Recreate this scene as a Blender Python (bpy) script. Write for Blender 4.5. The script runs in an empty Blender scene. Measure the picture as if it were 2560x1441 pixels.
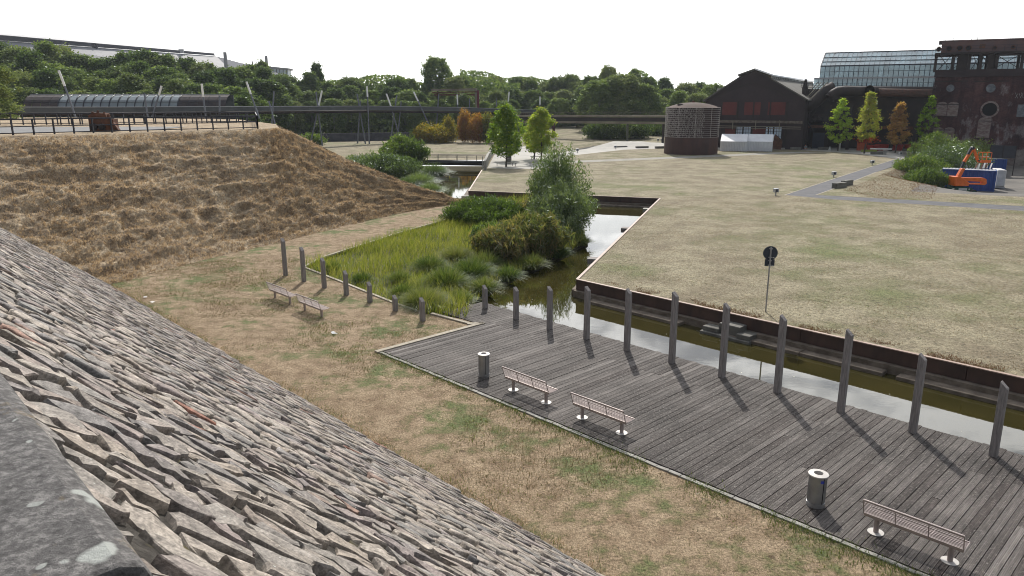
import bpy, bmesh, math, random
import numpy as np
from mathutils import Vector, Matrix
from mathutils.geometry import delaunay_2d_cdt, tessellate_polygon

random.seed(11); rng = np.random.default_rng(11)
SC = bpy.context.scene
COL = SC.collection
PI = math.pi

# ------------------------------------------------------------------ camera, sky, sun, exposure
CAMH = 9.5
FPX = 1865.0
PITCH = math.radians(14.14)
CP, SP = math.cos(PITCH), math.sin(PITCH)
cam = bpy.data.cameras.new('camera'); camo = bpy.data.objects.new('camera', cam); COL.objects.link(camo)
cam.sensor_width = 36; cam.lens = 36 * FPX / 2560
camo.location = (0, 0, CAMH); camo.rotation_euler = (PI/2 - PITCH, 0, 0)
cam.clip_start = .05; cam.clip_end = 6000
SC.camera = camo

SUN_EL, SUN_AZ = math.radians(41), math.radians(1)
world = bpy.data.worlds.new('World'); SC.world = world; world.use_nodes = True
wn = world.node_tree; wn.nodes.clear()
def wnode(t, **k):
    n = wn.nodes.new(t)
    for a, b in k.items(): setattr(n, a, b)
    return n
sky = wnode('ShaderNodeTexSky', sky_type='NISHITA', sun_disc=False, sun_elevation=SUN_EL, sun_rotation=SUN_AZ,
            altitude=60, air_density=1.0, dust_density=1.6, ozone_density=1.2)
bg = wnode('ShaderNodeBackground'); bg.inputs[1].default_value = .115
wo = wnode('ShaderNodeOutputWorld')
tc = wnode('ShaderNodeTexCoord'); sep = wnode('ShaderNodeSeparateXYZ'); wn.links.new(tc.outputs['Generated'], sep.inputs[0])
zz = wnode('ShaderNodeMath', operation='MAXIMUM'); zz.inputs[1].default_value = .0; wn.links.new(sep.outputs[2], zz.inputs[0])
za = wnode('ShaderNodeMath', operation='ADD'); za.inputs[1].default_value = .12; wn.links.new(zz.outputs[0], za.inputs[0])
dx = wnode('ShaderNodeMath', operation='DIVIDE'); wn.links.new(sep.outputs[0], dx.inputs[0]); wn.links.new(za.outputs[0], dx.inputs[1])
dy = wnode('ShaderNodeMath', operation='DIVIDE'); wn.links.new(sep.outputs[1], dy.inputs[0]); wn.links.new(za.outputs[0], dy.inputs[1])
cb = wnode('ShaderNodeCombineXYZ'); wn.links.new(dx.outputs[0], cb.inputs[0]); wn.links.new(dy.outputs[0], cb.inputs[1])
nz = wnode('ShaderNodeTexNoise'); nz.inputs['Scale'].default_value = 2.8; nz.inputs['Detail'].default_value = 7; nz.inputs['Roughness'].default_value = .6
nz.inputs['Distortion'].default_value = .5
wn.links.new(cb.outputs[0], nz.inputs['Vector'])
cr = wnode('ShaderNodeValToRGB'); cr.color_ramp.elements[0].position = .44; cr.color_ramp.elements[1].position = .56
cr.color_ramp.elements[0].color = (0, 0, 0, 1); cr.color_ramp.elements[1].color = (.85, .85, .85, 1)
wn.links.new(nz.outputs[0], cr.inputs[0])
# thin white veil of haze low in the sky, all the way round
lowm = wnode('ShaderNodeMapRange'); lowm.inputs[1].default_value = .03; lowm.inputs[2].default_value = .26; lowm.inputs[3].default_value = .95; lowm.inputs[4].default_value = 0
wn.links.new(sep.outputs[2], lowm.inputs[0])
mxm = wnode('ShaderNodeMath', operation='MAXIMUM'); wn.links.new(cr.outputs[0], mxm.inputs[0]); wn.links.new(lowm.outputs[0], mxm.inputs[1])
mixc = wnode('ShaderNodeMix', data_type='RGBA'); 
dp = wnode('ShaderNodeVectorMath', operation='DOT_PRODUCT'); wn.links.new(tc.outputs['Generated'], dp.inputs[0]); dp.inputs[1].default_value = (math.sin(SUN_AZ)*math.cos(SUN_EL), math.cos(SUN_AZ)*math.cos(SUN_EL), math.sin(SUN_EL))
d0 = wnode('ShaderNodeMath', operation='MAXIMUM'); d0.inputs[1].default_value = 0; wn.links.new(dp.outputs['Value'], d0.inputs[0])
d1 = wnode('ShaderNodeMath', operation='POWER'); d1.inputs[1].default_value = 2.5; wn.links.new(d0.outputs[0], d1.inputs[0])
d2 = wnode('ShaderNodeMath', operation='MULTIPLY_ADD'); d2.inputs[1].default_value = 26; d2.inputs[2].default_value = 6.0; wn.links.new(d1.outputs[0], d2.inputs[0])
cw_ = wnode('ShaderNodeCombineColor'); [wn.links.new(d2.outputs[0], cw_.inputs[i]) for i in range(3)]
wn.links.new(cw_.outputs[0], mixc.inputs[7])
wn.links.new(mxm.outputs[0], mixc.inputs[0]); wn.links.new(sky.outputs[0], mixc.inputs[6])
wn.links.new(mixc.outputs[2], bg.inputs[0]); wn.links.new(bg.outputs[0], wo.inputs[0])

sl = bpy.data.lights.new('sun', 'SUN'); sl.energy = 5.0; sl.angle = math.radians(.6); sl.color = (1, .95, .88)
so = bpy.data.objects.new('sun', sl); COL.objects.link(so)
sd = Vector((math.sin(SUN_AZ)*math.cos(SUN_EL), math.cos(SUN_AZ)*math.cos(SUN_EL), math.sin(SUN_EL)))
so.rotation_euler = sd.to_track_quat('Z', 'Y').to_euler(); so.location = (0, 60, 60)
SC.view_settings.view_transform = 'Standard'; SC.view_settings.look = 'None'
SC.view_settings.exposure = -.12; SC.view_settings.gamma = 1; SC.view_settings.use_curve_mapping = False
SC.cycles.use_denoising = True; SC.cycles.pixel_filter_type = 'BLACKMAN_HARRIS'; SC.cycles.filter_width = 1.0
SC.cycles.max_bounces = 6; SC.cycles.volume_bounces = 0; SC.cycles.diffuse_bounces = 3; SC.cycles.transparent_max_bounces = 8; SC.cycles.caustics_reflective = False; SC.cycles.caustics_refractive = False

# ------------------------------------------------------------------ measuring helpers
def ray(px, py):
    u = px - 1280; v = py - 720.5
    return (u, FPX*CP - v*SP, -FPX*SP - v*CP)
def G(px, py, z=0.0):                       # where the sight line meets the level z
    u, y, w = ray(px, py); t = (z - CAMH) / w
    return Vector((u*t, y*t, z))
def D(px, py, d):                           # the point at distance d ahead
    u, y, w = ray(px, py); t = d / y
    return Vector((u*t, d, CAMH + w*t))
A = Vector((-.696, .718, 0)); B = Vector((.718, .696, 0))
def AB(a, n, z=0): return Vector((a*A.x + n*B.x, a*A.y + n*B.y, z))
LZ, WZ, PZ, YZ = .5, -.36, 7.25, -1.5       # far lawn, water, plateau, container yard

# ------------------------------------------------------------------ object helpers
def tag(o, label=None, cat=None, group=None, kind=None):
    if label: o['label'] = label
    if cat: o['category'] = cat
    if group: o['group'] = group
    if kind: o['kind'] = kind
    return o
def empty(name, loc, rz=0, label=None, cat=None, group=None, kind=None):
    o = bpy.data.objects.new(name, None); COL.objects.link(o); o.location = loc; o.rotation_euler = (0, 0, rz)
    o.empty_display_size = .2
    return tag(o, label, cat, group, kind)
def link(name, me, mat=None, parent=None, local=False):
    o = bpy.data.objects.new(name, me); COL.objects.link(o)
    if mat is not None:
        for m in (mat if isinstance(mat, (list, tuple)) else [mat]): me.materials.append(m)
    if parent is not None:
        o.parent = parent
        if not local:
            if parent.type == 'EMPTY': o.matrix_parent_inverse = Matrix.Translation(-Vector(parent.location))
    return o
class MB:
    def __init__(s): s.v = []; s.f = []; s.mi = []; s.m = 0
    def add(s, vs, fs):
        b = len(s.v); s.v += [tuple(x) for x in vs]
        for f in fs: s.f.append(tuple(i + b for i in f)); s.mi.append(s.m)
        return s
    def boxb(s, c, ex, ey, ez):             # centre and three half-axes
        c = Vector(c); ex = Vector(ex); ey = Vector(ey); ez = Vector(ez)
        vs = [c + sx*ex + sy*ey + sz*ez for sz in (-1, 1) for sx, sy in ((-1, -1), (1, -1), (1, 1), (-1, 1))]
        return s.add(vs, [(3, 2, 1, 0), (4, 5, 6, 7), (0, 1, 5, 4), (1, 2, 6, 5), (2, 3, 7, 6), (3, 0, 4, 7)])
    def box(s, c, sz, rz=0):
        cz, sn = math.cos(rz), math.sin(rz)
        return s.boxb(c, (sz[0]/2*cz, sz[0]/2*sn, 0), (-sz[1]/2*sn, sz[1]/2*cz, 0), (0, 0, sz[2]/2))
    def bar(s, p, q, w, h, up=(0, 0, 1)):
        p = Vector(p); q = Vector(q); d = (q - p); L = d.length; d.normalize()
        x = d.cross(Vector(up))
        if x.length < 1e-4: x = Vector((1, 0, 0))
        x.normalize(); z = x.cross(d)
        return s.boxb((p+q)/2, d*L/2, x*w/2, z*h/2)
    def cyl(s, p, q, r0, r1=None, n=10, caps=True):
        r1 = r0 if r1 is None else r1; p = Vector(p); q = Vector(q); d = (q-p).normalized()
        x = d.orthogonal().normalized(); y = d.cross(x)
        vs = []
        for c, r in ((p, r0), (q, r1)):
            for i in range(n):
                t = 2*PI*i/n; vs.append(c + (x*math.cos(t) + y*math.sin(t))*r)
        fs = [(i, (i+1) % n, n+(i+1) % n, n+i) for i in range(n)]
        if caps: fs += [tuple(reversed(range(n))), tuple(range(n, 2*n))]
        return s.add(vs, fs)
    def tube(s, pts, rs, n=10, caps=True):
        pts = [Vector(p) for p in pts]; rs = rs if isinstance(rs, (list, tuple)) else [rs]*len(pts)
        vs = []; fs = []; x = None
        for k, p in enumerate(pts):
            d = (pts[min(k+1, len(pts)-1)] - pts[max(k-1, 0)]).normalized()
            x = d.orthogonal().normalized() if x is None else (x - d*x.dot(d)).normalized()
            y = d.cross(x)
            for i in range(n):
                t = 2*PI*i/n; vs.append(p + (x*math.cos(t) + y*math.sin(t))*rs[k])
        for k in range(len(pts)-1):
            for i in range(n): fs.append((k*n+i, k*n+(i+1) % n, (k+1)*n+(i+1) % n, (k+1)*n+i))
        if caps: fs += [tuple(reversed(range(n))), tuple(range((len(pts)-1)*n, len(pts)*n))]
        return s.add(vs, fs)
    def prism(s, poly, z0, z1):             # poly in plan, anticlockwise
        n = len(poly); vs = [(p[0], p[1], z0) for p in poly] + [(p[0], p[1], z1) for p in poly]
        return s.add(vs, [tuple(reversed(range(n))), tuple(range(n, 2*n))] + [(i, (i+1) % n, n+(i+1) % n, n+i) for i in range(n)])
    def extr(s, poly, d):                   # 3-D polygon pushed along d
        n = len(poly); d = Vector(d); P = [Vector(p) for p in poly]
        return s.add(P + [p+d for p in P], [tuple(reversed(range(n))), tuple(range(n, 2*n))] + [(i, (i+1) % n, n+(i+1) % n, n+i) for i in range(n)])
    def lathe(s, prof, n=24, c=(0, 0, 0)):
        vs = []; fs = []; m = len(prof)
        for i in range(n):
            t = 2*PI*i/n
            for r, z in prof: vs.append((c[0]+r*math.cos(t), c[1]+r*math.sin(t), c[2]+z))
        for i in range(n):
            j = (i+1) % n
            for k in range(m-1): fs.append((i*m+k, j*m+k, j*m+k+1, i*m+k+1))
        return s.add(vs, fs)
    def build(s, name, mat, parent=None, local=False, smooth=False, tint=None):
        me = bpy.data.meshes.new(name); me.from_pydata(s.v, [], s.f)
        o = link(name, me, mat, parent, local)
        if isinstance(mat, (list, tuple)): me.polygons.foreach_set('material_index', s.mi)
        if smooth: me.polygons.foreach_set('use_smooth', [True]*len(s.f))
        bm = bmesh.new(); bm.from_mesh(me); bmesh.ops.recalc_face_normals(bm, faces=bm.faces); bm.to_mesh(me); bm.free()
        if smooth: me.set_sharp_from_angle(angle=math.radians(35))
        return o
def np_mesh(name, V, loops, counts, tint=None):
    me = bpy.data.meshes.new(name); V = np.asarray(V, dtype=np.float32).reshape(-1, 3)
    loops = np.asarray(loops, dtype=np.int32).ravel(); counts = np.asarray(counts, dtype=np.int32).ravel()
    me.vertices.add(len(V)); me.vertices.foreach_set('co', V.ravel())
    me.loops.add(len(loops)); me.loops.foreach_set('vertex_index', loops)
    me.polygons.add(len(counts)); st = np.concatenate([[0], np.cumsum(counts)[:-1]]).astype(np.int32)
    me.polygons.foreach_set('loop_start', st)
    me.update(calc_edges=True)
    if tint is not None:
        a = me.attributes.new('tint', 'FLOAT', 'POINT'); a.data.foreach_set('value', np.asarray(tint, dtype=np.float32).ravel())
    return me
def copy_tree(o, parent=None, loc=None, rz=None, sc=None, **k):
    c = o.copy(); COL.objects.link(c)
    if parent is not None: c.parent = parent
    for ch in list(o.children): copy_tree(ch, c)
    if loc is not None: c.location = loc
    if rz is not None: c.rotation_euler = (0, 0, rz)
    if sc is not None: c.scale = sc
    if k: tag(c, **k)
    return c
def vnoise(x, y, s, seed=0):                # smooth value noise, arrays in, 0..1 out
    x = np.asarray(x, dtype=np.float64)/s; y = np.asarray(y, dtype=np.float64)/s
    xi = np.floor(x).astype(np.int64); yi = np.floor(y).astype(np.int64); fx = x-xi; fy = y-yi
    fx = fx*fx*(3-2*fx); fy = fy*fy*(3-2*fy)
    def h(a, b):
        n = (a*374761393 + b*668265263 + seed*1442695) & 0xffffffff
        n = ((n ^ (n >> 13))*1274126177) & 0xffffffff
        return ((n ^ (n >> 16)) & 0xffff)/65535.0
    return (h(xi, yi)*(1-fx)+h(xi+1, yi)*fx)*(1-fy) + (h(xi, yi+1)*(1-fx)+h(xi+1, yi+1)*fx)*fy
def inside(px, py, poly):
    px = np.asarray(px); py = np.asarray(py); r = np.zeros(px.shape, bool); n = len(poly)
    for i in range(n):
        x0, y0 = poly[i][0], poly[i][1]; x1, y1 = poly[(i+1) % n][0], poly[(i+1) % n][1]
        c = ((y0 > py) != (y1 > py)) & (px < (x1-x0)*(py-y0)/((y1-y0) or 1e-9) + x0); r ^= c
    return r
def pdist(px, py, poly, closed=True):
    px = np.asarray(px, float); py = np.asarray(py, float); d = np.full(px.shape, 1e9); n = len(poly)
    for i in range(n if closed else n-1):
        x0, y0 = poly[i][0], poly[i][1]; x1, y1 = poly[(i+1) % n][0], poly[(i+1) % n][1]
        ex, ey = x1-x0, y1-y0; t = np.clip(((px-x0)*ex+(py-y0)*ey)/(ex*ex+ey*ey+1e-9), 0, 1)
        d = np.minimum(d, np.hypot(px-x0-t*ex, py-y0-t*ey))
    return d

# ------------------------------------------------------------------ materials
def rgb(c): return (c[0], c[1], c[2], 1)
class NT:
    def __init__(s, name):
        s.m = bpy.data.materials.new(name); s.m.use_nodes = True; s.t = s.m.node_tree; s.t.nodes.clear()
        s.out = s.n('ShaderNodeOutputMaterial'); s.tc = s.n('ShaderNodeTexCoord')
    def n(s, t, **k):
        n = s.t.nodes.new(t)
        for a, b in k.items(): setattr(n, a, b)
        return n
    def l(s, a, b): s.t.links.new(a, b)
    def noise(s, scale, detail=4, rough=.55, vec=None, stretch=None, dist=0):
        n = s.n('ShaderNodeTexNoise'); n.inputs['Scale'].default_value = scale; n.inputs['Detail'].default_value = detail
        n.inputs['Roughness'].default_value = rough; n.inputs['Distortion'].default_value = dist
        v = vec or s.tc.outputs['Object']
        if stretch:
            mp = s.n('ShaderNodeMapping'); mp.inputs['Scale'].default_value = stretch; s.l(v, mp.inputs[0]); v = mp.outputs[0]
        s.l(v, n.inputs['Vector']); return n.outputs[0]
    def ramp(s, fac, stops):
        r = s.n('ShaderNodeValToRGB'); e = r.color_ramp.elements
        while len(e) < len(stops): e.new(.5)
        for k, (p, c) in enumerate(stops): e[k].position = p; e[k].color = rgb(c) if not isinstance(c, (int, float)) else (c, c, c, 1)
        s.l(fac, r.inputs[0]); return r.outputs[0]
    def mix(s, fac, a, b, mode='MIX'):
        m = s.n('ShaderNodeMix', data_type='RGBA', blend_type=mode)
        for i, x in ((0, fac), (6, a), (7, b)):
            if isinstance(x, (int, float)): m.inputs[i].default_value = x if i == 0 else (x, x, x, 1)
            elif isinstance(x, tuple): m.inputs[i].default_value = rgb(x)
            else: s.l(x, m.inputs[i])
        return m.outputs[2]
    def math(s, op, a, b=0.0):
        m = s.n('ShaderNodeMath', operation=op)
        for i, x in ((0, a), (1, b)):
            if isinstance(x, (int, float)): m.inputs[i].default_value = x
            else: s.l(x, m.inputs[i])
        return m.outputs[0]
    def bsdf(s, col, rough=.8, metal=0, bump=None, bstr=.5, bdist=.02, spec=.5, ior=None):
        p = s.n('ShaderNodeBsdfPrincipled')
        for nm, x in (('Base Color', col), ('Roughness', rough), ('Metallic', metal)):
            if isinstance(x, (int, float)): p.inputs[nm].default_value = x if nm != 'Base Color' else (x, x, x, 1)
            elif isinstance(x, tuple): p.inputs[nm].default_value = rgb(x)
            else: s.l(x, p.inputs[nm])
        p.inputs['Specular IOR Level'].default_value = spec
        if ior: p.inputs['IOR'].default_value = ior
        if bump is not None:
            b = s.n('ShaderNodeBump'); b.inputs['Strength'].default_value = bstr; b.inputs['Distance'].default_value = bdist
            s.l(bump, b.inputs['Height']); s.l(b.outputs[0], p.inputs['Normal'])
        s.l(p.outputs[0], s.out.inputs[0]); s.p = p; return p
    def tint(s):
        a = s.n('ShaderNodeAttribute', attribute_name='tint'); o = s.n('ShaderNodeObjectInfo')
        return s.math('FRACT', s.math('ADD', a.outputs['Fac'], o.outputs['Random']))
def simple(name, c, c2=None, scale=3, rough=.8, metal=0, bstr=.3, bscale=30, bdist=.01, spec=.4, stretch=None, lo=.35, hi=.65):
    t = NT(name); c2 = c2 or tuple(x*.8 for x in c)
    n = t.noise(scale, 6, .6, stretch=stretch); col = t.ramp(n, [(lo, c), (hi, c2)])
    t.bsdf(col, rough, metal, t.noise(bscale, 4), bstr, bdist, spec); return t.m
def leafmat(name, cols, gloss=.25, trans=.5, trough=.45, warm=(1.25, 1.35, .55)):
    t = NT(name); a = t.n('ShaderNodeAttribute', attribute_name='tint'); oi = t.n('ShaderNodeObjectInfo')
    f = t.math('FRACT', t.math('ADD', a.outputs['Fac'], t.math('MULTIPLY', oi.outputs['Random'], .0)))
    n = t.noise(.55, 3, vec=t.tc.outputs['Object'])
    f2 = t.math('ADD', t.math('MULTIPLY', f, .5), t.math('MULTIPLY', n, .5))
    f3 = t.math('ADD', f2, t.math('MULTIPLY', t.math('SUBTRACT', oi.outputs['Random'], .5), .42))
    k = len(cols); col = t.ramp(f3, [(.2 + .6*i/max(1, k-1), c) for i, c in enumerate(cols)])
    d = t.n('ShaderNodeBsdfDiffuse'); t.l(col, d.inputs[0])
    tr = t.n('ShaderNodeBsdfTranslucent'); warm = t.mix(1.0, col, warm, 'MULTIPLY'); t.l(warm, tr.inputs[0])
    g = t.n('ShaderNodeBsdfGlossy'); g.inputs['Roughness'].default_value = trough; g.inputs[0].default_value = (.8, .85, .85, 1)
    m1 = t.n('ShaderNodeMixShader'); m1.inputs[0].default_value = trans; t.l(d.outputs[0], m1.inputs[1]); t.l(tr.outputs[0], m1.inputs[2])
    lw = t.n('ShaderNodeLayerWeight'); lw.inputs[0].default_value = .3
    m2 = t.n('ShaderNodeMixShader'); t.l(t.math('MULTIPLY', lw.outputs['Fresnel'], gloss), m2.inputs[0]); t.l(m1.outputs[0], m2.inputs[1]); t.l(g.outputs[0], m2.inputs[2])
    t.l(m2.outputs[0], t.out.inputs[0]); return t.m

def grassground(name, straw, brown, green, gpos=.55, gw=.12, scale=.35, bstr=.6, bdist=.05, fine=18):
    t = NT(name)
    n1 = t.noise(scale, 7, .62); n2 = t.noise(scale*5.3, 6, .65); n3 = t.noise(fine, 6, .7)
    base = t.mix(t.ramp(n2, [(.38, 0.0), (.62, 1.0)]), straw, brown)
    col = t.mix(t.ramp(t.math('ADD', t.math('MULTIPLY', n1, .6), t.math('MULTIPLY', n2, .4)), [(gpos, 0.0), (gpos+gw, 1.0)]), base, green)
    n4 = t.noise(fine*2.7, 4, .7, stretch=(1, .45, 1))
    det = t.ramp(t.math('ADD', t.math('MULTIPLY', n3, .5), t.math('MULTIPLY', n4, .5)), [(.37, .36), (.5, .92), (.63, 1.5)])
    col = t.mix(1.0, col, det, 'MULTIPLY')
    # scattered pale litter and dark clods
    v = t.n('ShaderNodeTexVoronoi'); v.inputs['Scale'].default_value = 2.3; t.l(t.tc.outputs['Object'], v.inputs['Vector'])
    col = t.mix(t.ramp(v.outputs['Distance'], [(.018, 1.0), (.03, 0.0)]), col, (.5, .48, .42))
    v2 = t.n('ShaderNodeTexVoronoi'); v2.inputs['Scale'].default_value = .9; t.l(t.tc.outputs['Object'], v2.inputs['Vector'])
    col = t.mix(t.ramp(t.math('ADD', v2.outputs['Distance'], t.math('MULTIPLY', n3, .12)), [(.1, .8), (.17, 0.0)]), col, tuple(x*.45 for x in brown))
    h = t.math('ADD', t.math('MULTIPLY', n3, 1.0), t.math('MULTIPLY', n2, .8))
    t.bsdf(col, .95, 0, h, bstr, bdist, .15); return t.m

m_meadow = grassground('dry_lawn', (.275, .245, .165), (.185, .155, .105), (.145, .16, .07), .50, .14, .07, .75, .07, 7)
m_lawn = grassground('parched_lawn', (.325, .25, .165), (.20, .142, .09), (.125, .145, .06), .50, .10, .32, .9, .06, 14)
m_hill = grassground('straw_bank', (.54, .435, .30), (.28, .21, .14), (.13, .14, .05), .66, .1, .18, 1.0, .16, 7)
m_bedsoil = simple('bed_soil', (.05, .05, .02), (.03, .028, .015), 2)
m_straw = leafmat('straw', [(.22, .165, .11), (.46, .37, .26), (.64, .53, .39)], .04, .4, warm=(1.15, 1.0, .75))
m_lawnblade = leafmat('lawn_blade', [(.13, .13, .06), (.28, .215, .135), (.40, .31, .21)], .04, .3, warm=(1.1, 1.0, .8))
m_greenblade = leafmat('green_blade', [(.07, .10, .035), (.13, .155, .055), (.22, .215, .10)], .1, .35)
m_reed = leafmat('sedge', [(.05, .085, .03), (.10, .15, .045), (.17, .20, .07), (.26, .26, .13)], .04, .35)
m_meadowgreen = leafmat('marsh_grass', [(.12, .16, .04), (.23, .25, .06), (.34, .32, .11), (.42, .39, .20)], .03, .4)
m_willow = leafmat('willow_leaf', [(.075, .11, .05), (.13, .185, .08), (.24, .29, .15)], .18, .35, .45)
m_bush = leafmat('bush_leaf', [(.06, .095, .03), (.11, .165, .05), (.21, .24, .08)], .08, .45)
m_reedbrown = leafmat('reed_plume', [(.08, .11, .05), (.14, .155, .07), (.28, .215, .12)], .08, .45)
m_forest = leafmat('forest_leaf', [(.055, .09, .03), (.12, .175, .055), (.23, .29, .09)], .05, .35, warm=(1.2, 1.25, .75))
m_forest2 = leafmat('forest_leaf_light', [(.08, .12, .045), (.15, .195, .07), (.25, .28, .11)], .05, .35, warm=(1.2, 1.25, .75))
m_plane = leafmat('plane_leaf', [(.08, .15, .02), (.19, .27, .03), (.36, .38, .05)], .06, .55)
m_lime = leafmat('lime_leaf', [(.20, .32, .04), (.32, .44, .06), (.46, .54, .10)], .06, .6)
m_autumn = leafmat('turning_leaf', [(.22, .30, .05), (.36, .38, .08), (.46, .32, .10)], .06, .55)
m_orange = leafmat('orange_leaf', [(.30, .30, .09), (.42, .29, .11), (.46, .24, .11)], .06, .55)
m_red = leafmat('red_leaf', [(.36, .05, .03), (.42, .09, .04)], .06, .5)
m_yellowbush = leafmat('yellow_bush_leaf', [(.11, .12, .03), (.20, .18, .04), (.34, .22, .05)], .06, .5)
m_rustbush = leafmat('rust_bush_leaf', [(.14, .10, .03), (.30, .13, .05), (.34, .20, .05)], .06, .5)
m_bark = simple('bark', (.09, .075, .06), (.05, .042, .035), 6, .9, bstr=.6)
m_palebark = simple('pale_bark', (.30, .28, .25), (.14, .12, .10), 5, .9)

def water():
    t = NT('canal_water')
    n = t.noise(.5, 5, .6); col = t.ramp(n, [(.35, (.030, .027, .008)), (.65, (.042, .036, .011))])
    v = t.n('ShaderNodeTexVoronoi'); v.inputs['Scale'].default_value = 1.6; t.l(t.tc.outputs['Object'], v.inputs['Vector'])
    sp = t.ramp(v.outputs['Distance'], [(.03, 1.0), (.045, 0.0)])
    col = t.mix(sp, col, (.35, .33, .22))
    h = t.math('ADD', t.math('MULTIPLY', t.noise(1.3, 4, .5, stretch=(1, 1.6, 1)), 1.0), t.math('MULTIPLY', t.noise(7, 3, .5, stretch=(1, 2.2, 1)), .18))
    t.bsdf(col, t.mix(sp, .015, .6), 0, h, .05, .02, .6, 1.75); return t.m
m_water = water()
def stonemat():
    t = NT('slope_stone'); f = t.tint()
    col = t.ramp(f, [(.0, (.215, .195, .17)), (.18, (.29, .245, .20)), (.34, (.185, .172, .158)), (.5, (.25, .21, .185)), (.64, (.33, .29, .245)),
                     (.78, (.165, .16, .152)), (.9, (.235, .195, .18)), (.985, (.24, .20, .165)), (.996, (.24, .115, .08))])
    n = t.noise(7, 7, .65, stretch=(1, 1, 2.5)); n2 = t.noise(40, 5, .7)
    col = t.mix(1.0, col, t.ramp(n, [(.32, .5), (.66, 1.35)]), 'MULTIPLY')
    col = t.mix(1.0, col, t.ramp(n2, [(.35, .6), (.65, 1.35)]), 'MULTIPLY')
    col = t.mix(t.ramp(t.noise(2.6, 5, .7), [(.6, 0.0), (.72, .5)]), col, (.40, .385, .35))
    col = t.mix(t.ramp(t.noise(19, 3, .6), [(.69, 0.0), (.72, .85)]), col, (.42, .42, .38))
    t.bsdf(col, .82, 0, t.math('ADD', n, t.math('MULTIPLY', n2, .4)), .7, .02, .35); return t.m
m_stone = stonemat()
def mortarmat():
    t = NT('slope_mortar'); n = t.noise(9, 6, .7)
    col = t.ramp(n, [(.3, (.03, .027, .024)), (.7, (.085, .078, .068))])
    col = t.mix(t.ramp(t.noise(1.1, 5, .7), [(.6, 0.0), (.7, .8)]), col, (.10, .085, .02))
    t.bsdf(col, .95, 0, t.noise(30, 5), .8, .03, .1); return t.m
m_mortar = mortarmat()
def graniteMat():
    t = NT('lichen_granite')
    n = t.noise(38, 6, .8); col = t.ramp(n, [(.36, (.055, .052, .05)), (.5, (.105, .10, .097)), (.63, (.22, .21, .20))])
    v = t.n('ShaderNodeTexVoronoi'); v.inputs['Scale'].default_value = 6.5
    vv = t.n('ShaderNodeMix', data_type='VECTOR'); vv.inputs[0].default_value = .06
    cn = t.n('ShaderNodeTexNoise'); cn.inputs['Scale'].default_value = 14; t.l(t.tc.outputs['Object'], cn.inputs['Vector'])
    t.l(t.tc.outputs['Object'], vv.inputs[4]); t.l(cn.outputs[1], vv.inputs[5]); t.l(vv.outputs[1], v.inputs['Vector'])
    sp = t.ramp(v.outputs['Distance'], [(.15, 1.0), (.20, 0.0)])
    v3 = t.n('ShaderNodeTexVoronoi'); v3.inputs['Scale'].default_value = 15; t.l(vv.outputs[1], v3.inputs['Vector'])
    sp = t.math('MAXIMUM', sp, t.ramp(v3.outputs['Distance'], [(.11, .8), (.15, 0.0)]))
    sp = t.math('MULTIPLY', sp, t.ramp(t.noise(3.1, 2), [(.38, 0.0), (.42, 1.0)]))
    col = t.mix(sp, col, (.34, .355, .33))
    col = t.mix(t.ramp(t.noise(5, 5, .7), [(.58, 0.0), (.68, .6)]), col, (.22, .16, .08))
    t.bsdf(col, .85, 0, n, .8, .012, .3); return t.m
m_granite = graniteMat()
def plankmat():
    t = NT('weathered_plank'); f = t.tint()
    oi = t.n('ShaderNodeObjectInfo')
    col = t.ramp(f, [(0, (.052, .043, .039)), (.3, (.083, .074, .068)), (.55, (.11, .098, .09)), (.75, (.06, .051, .046)), (1, (.15, .136, .125))])
    g = t.noise(3, 5, .6, stretch=(.35, 9, 1)); col = t.mix(1.0, col, t.ramp(g, [(.36, .55), (.64, 1.4)]), 'MULTIPLY')
    gn = t.n('ShaderNodeNewGeometry')
    b = t.noise(.35, 5, .6, vec=gn.outputs['Position']); col = t.mix(1.0, col, t.ramp(b, [(.35, .68), (.65, 1.25)]), 'MULTIPLY')
    s2 = t.noise(13, 5, .75, vec=gn.outputs['Position']); col = t.mix(t.ramp(s2, [(.53, 0.0), (.63, .45)]), col, (.30, .275, .25))
    v = t.n('ShaderNodeTexVoronoi'); v.inputs['Scale'].default_value = 7; t.l(gn.outputs['Position'], v.inputs['Vector'])
    col = t.mix(t.ramp(v.outputs['Distance'], [(.06, .7), (.10, 0.0)]), col, (.42, .40, .37))
    w = t.n('ShaderNodeTexWave', wave_type='BANDS', bands_direction='Y'); w.inputs['Scale'].default_value = 9.5
    t.l(t.tc.outputs['Object'], w.inputs['Vector'])
    col = t.mix(1.0, col, t.ramp(w.outputs['Fac'], [(.1, .72), (.5, 1.05)]), 'MULTIPLY')
    t.bsdf(col, .72, 0, t.math('ADD', t.math('MULTIPLY', w.outputs['Fac'], .8), g), .6, .008, .12); return t.m
m_plank = plankmat()
m_post = simple('weathered_post', (.30, .275, .26), (.17, .155, .148), 5, .85, stretch=(6, 6, .5), bstr=.8, bscale=14, bdist=.02)
m_kerb = simple('kerb_concrete', (.38, .34, .27), (.27, .24, .19), 4, .9)
m_conc = simple('old_concrete', (.20, .165, .13), (.10, .08, .06), 2.2, .9, bstr=.6, stretch=(1, 1, 1.5))
m_conclight = simple('grey_concrete', (.33, .32, .29), (.22, .21, .19), 2, .9)
m_steelrust = simple('canal_steel', (.085, .05, .038), (.05, .032, .026), 1.4, .7, bstr=.4, bscale=10, stretch=(1, 1, .4))
m_steeltop = simple('canal_steel_edge', (.36, .26, .21), (.25, .17, .13), 3, .6)
m_corten = simple('corten', (.075, .032, .024), (.045, .022, .019), 1.1, .65, stretch=(1, 1, .25), bstr=.3, bscale=8)
m_rust = simple('rust', (.15, .06, .03), (.06, .03, .02), 2.5, .85, bstr=.6, bscale=9)
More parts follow.
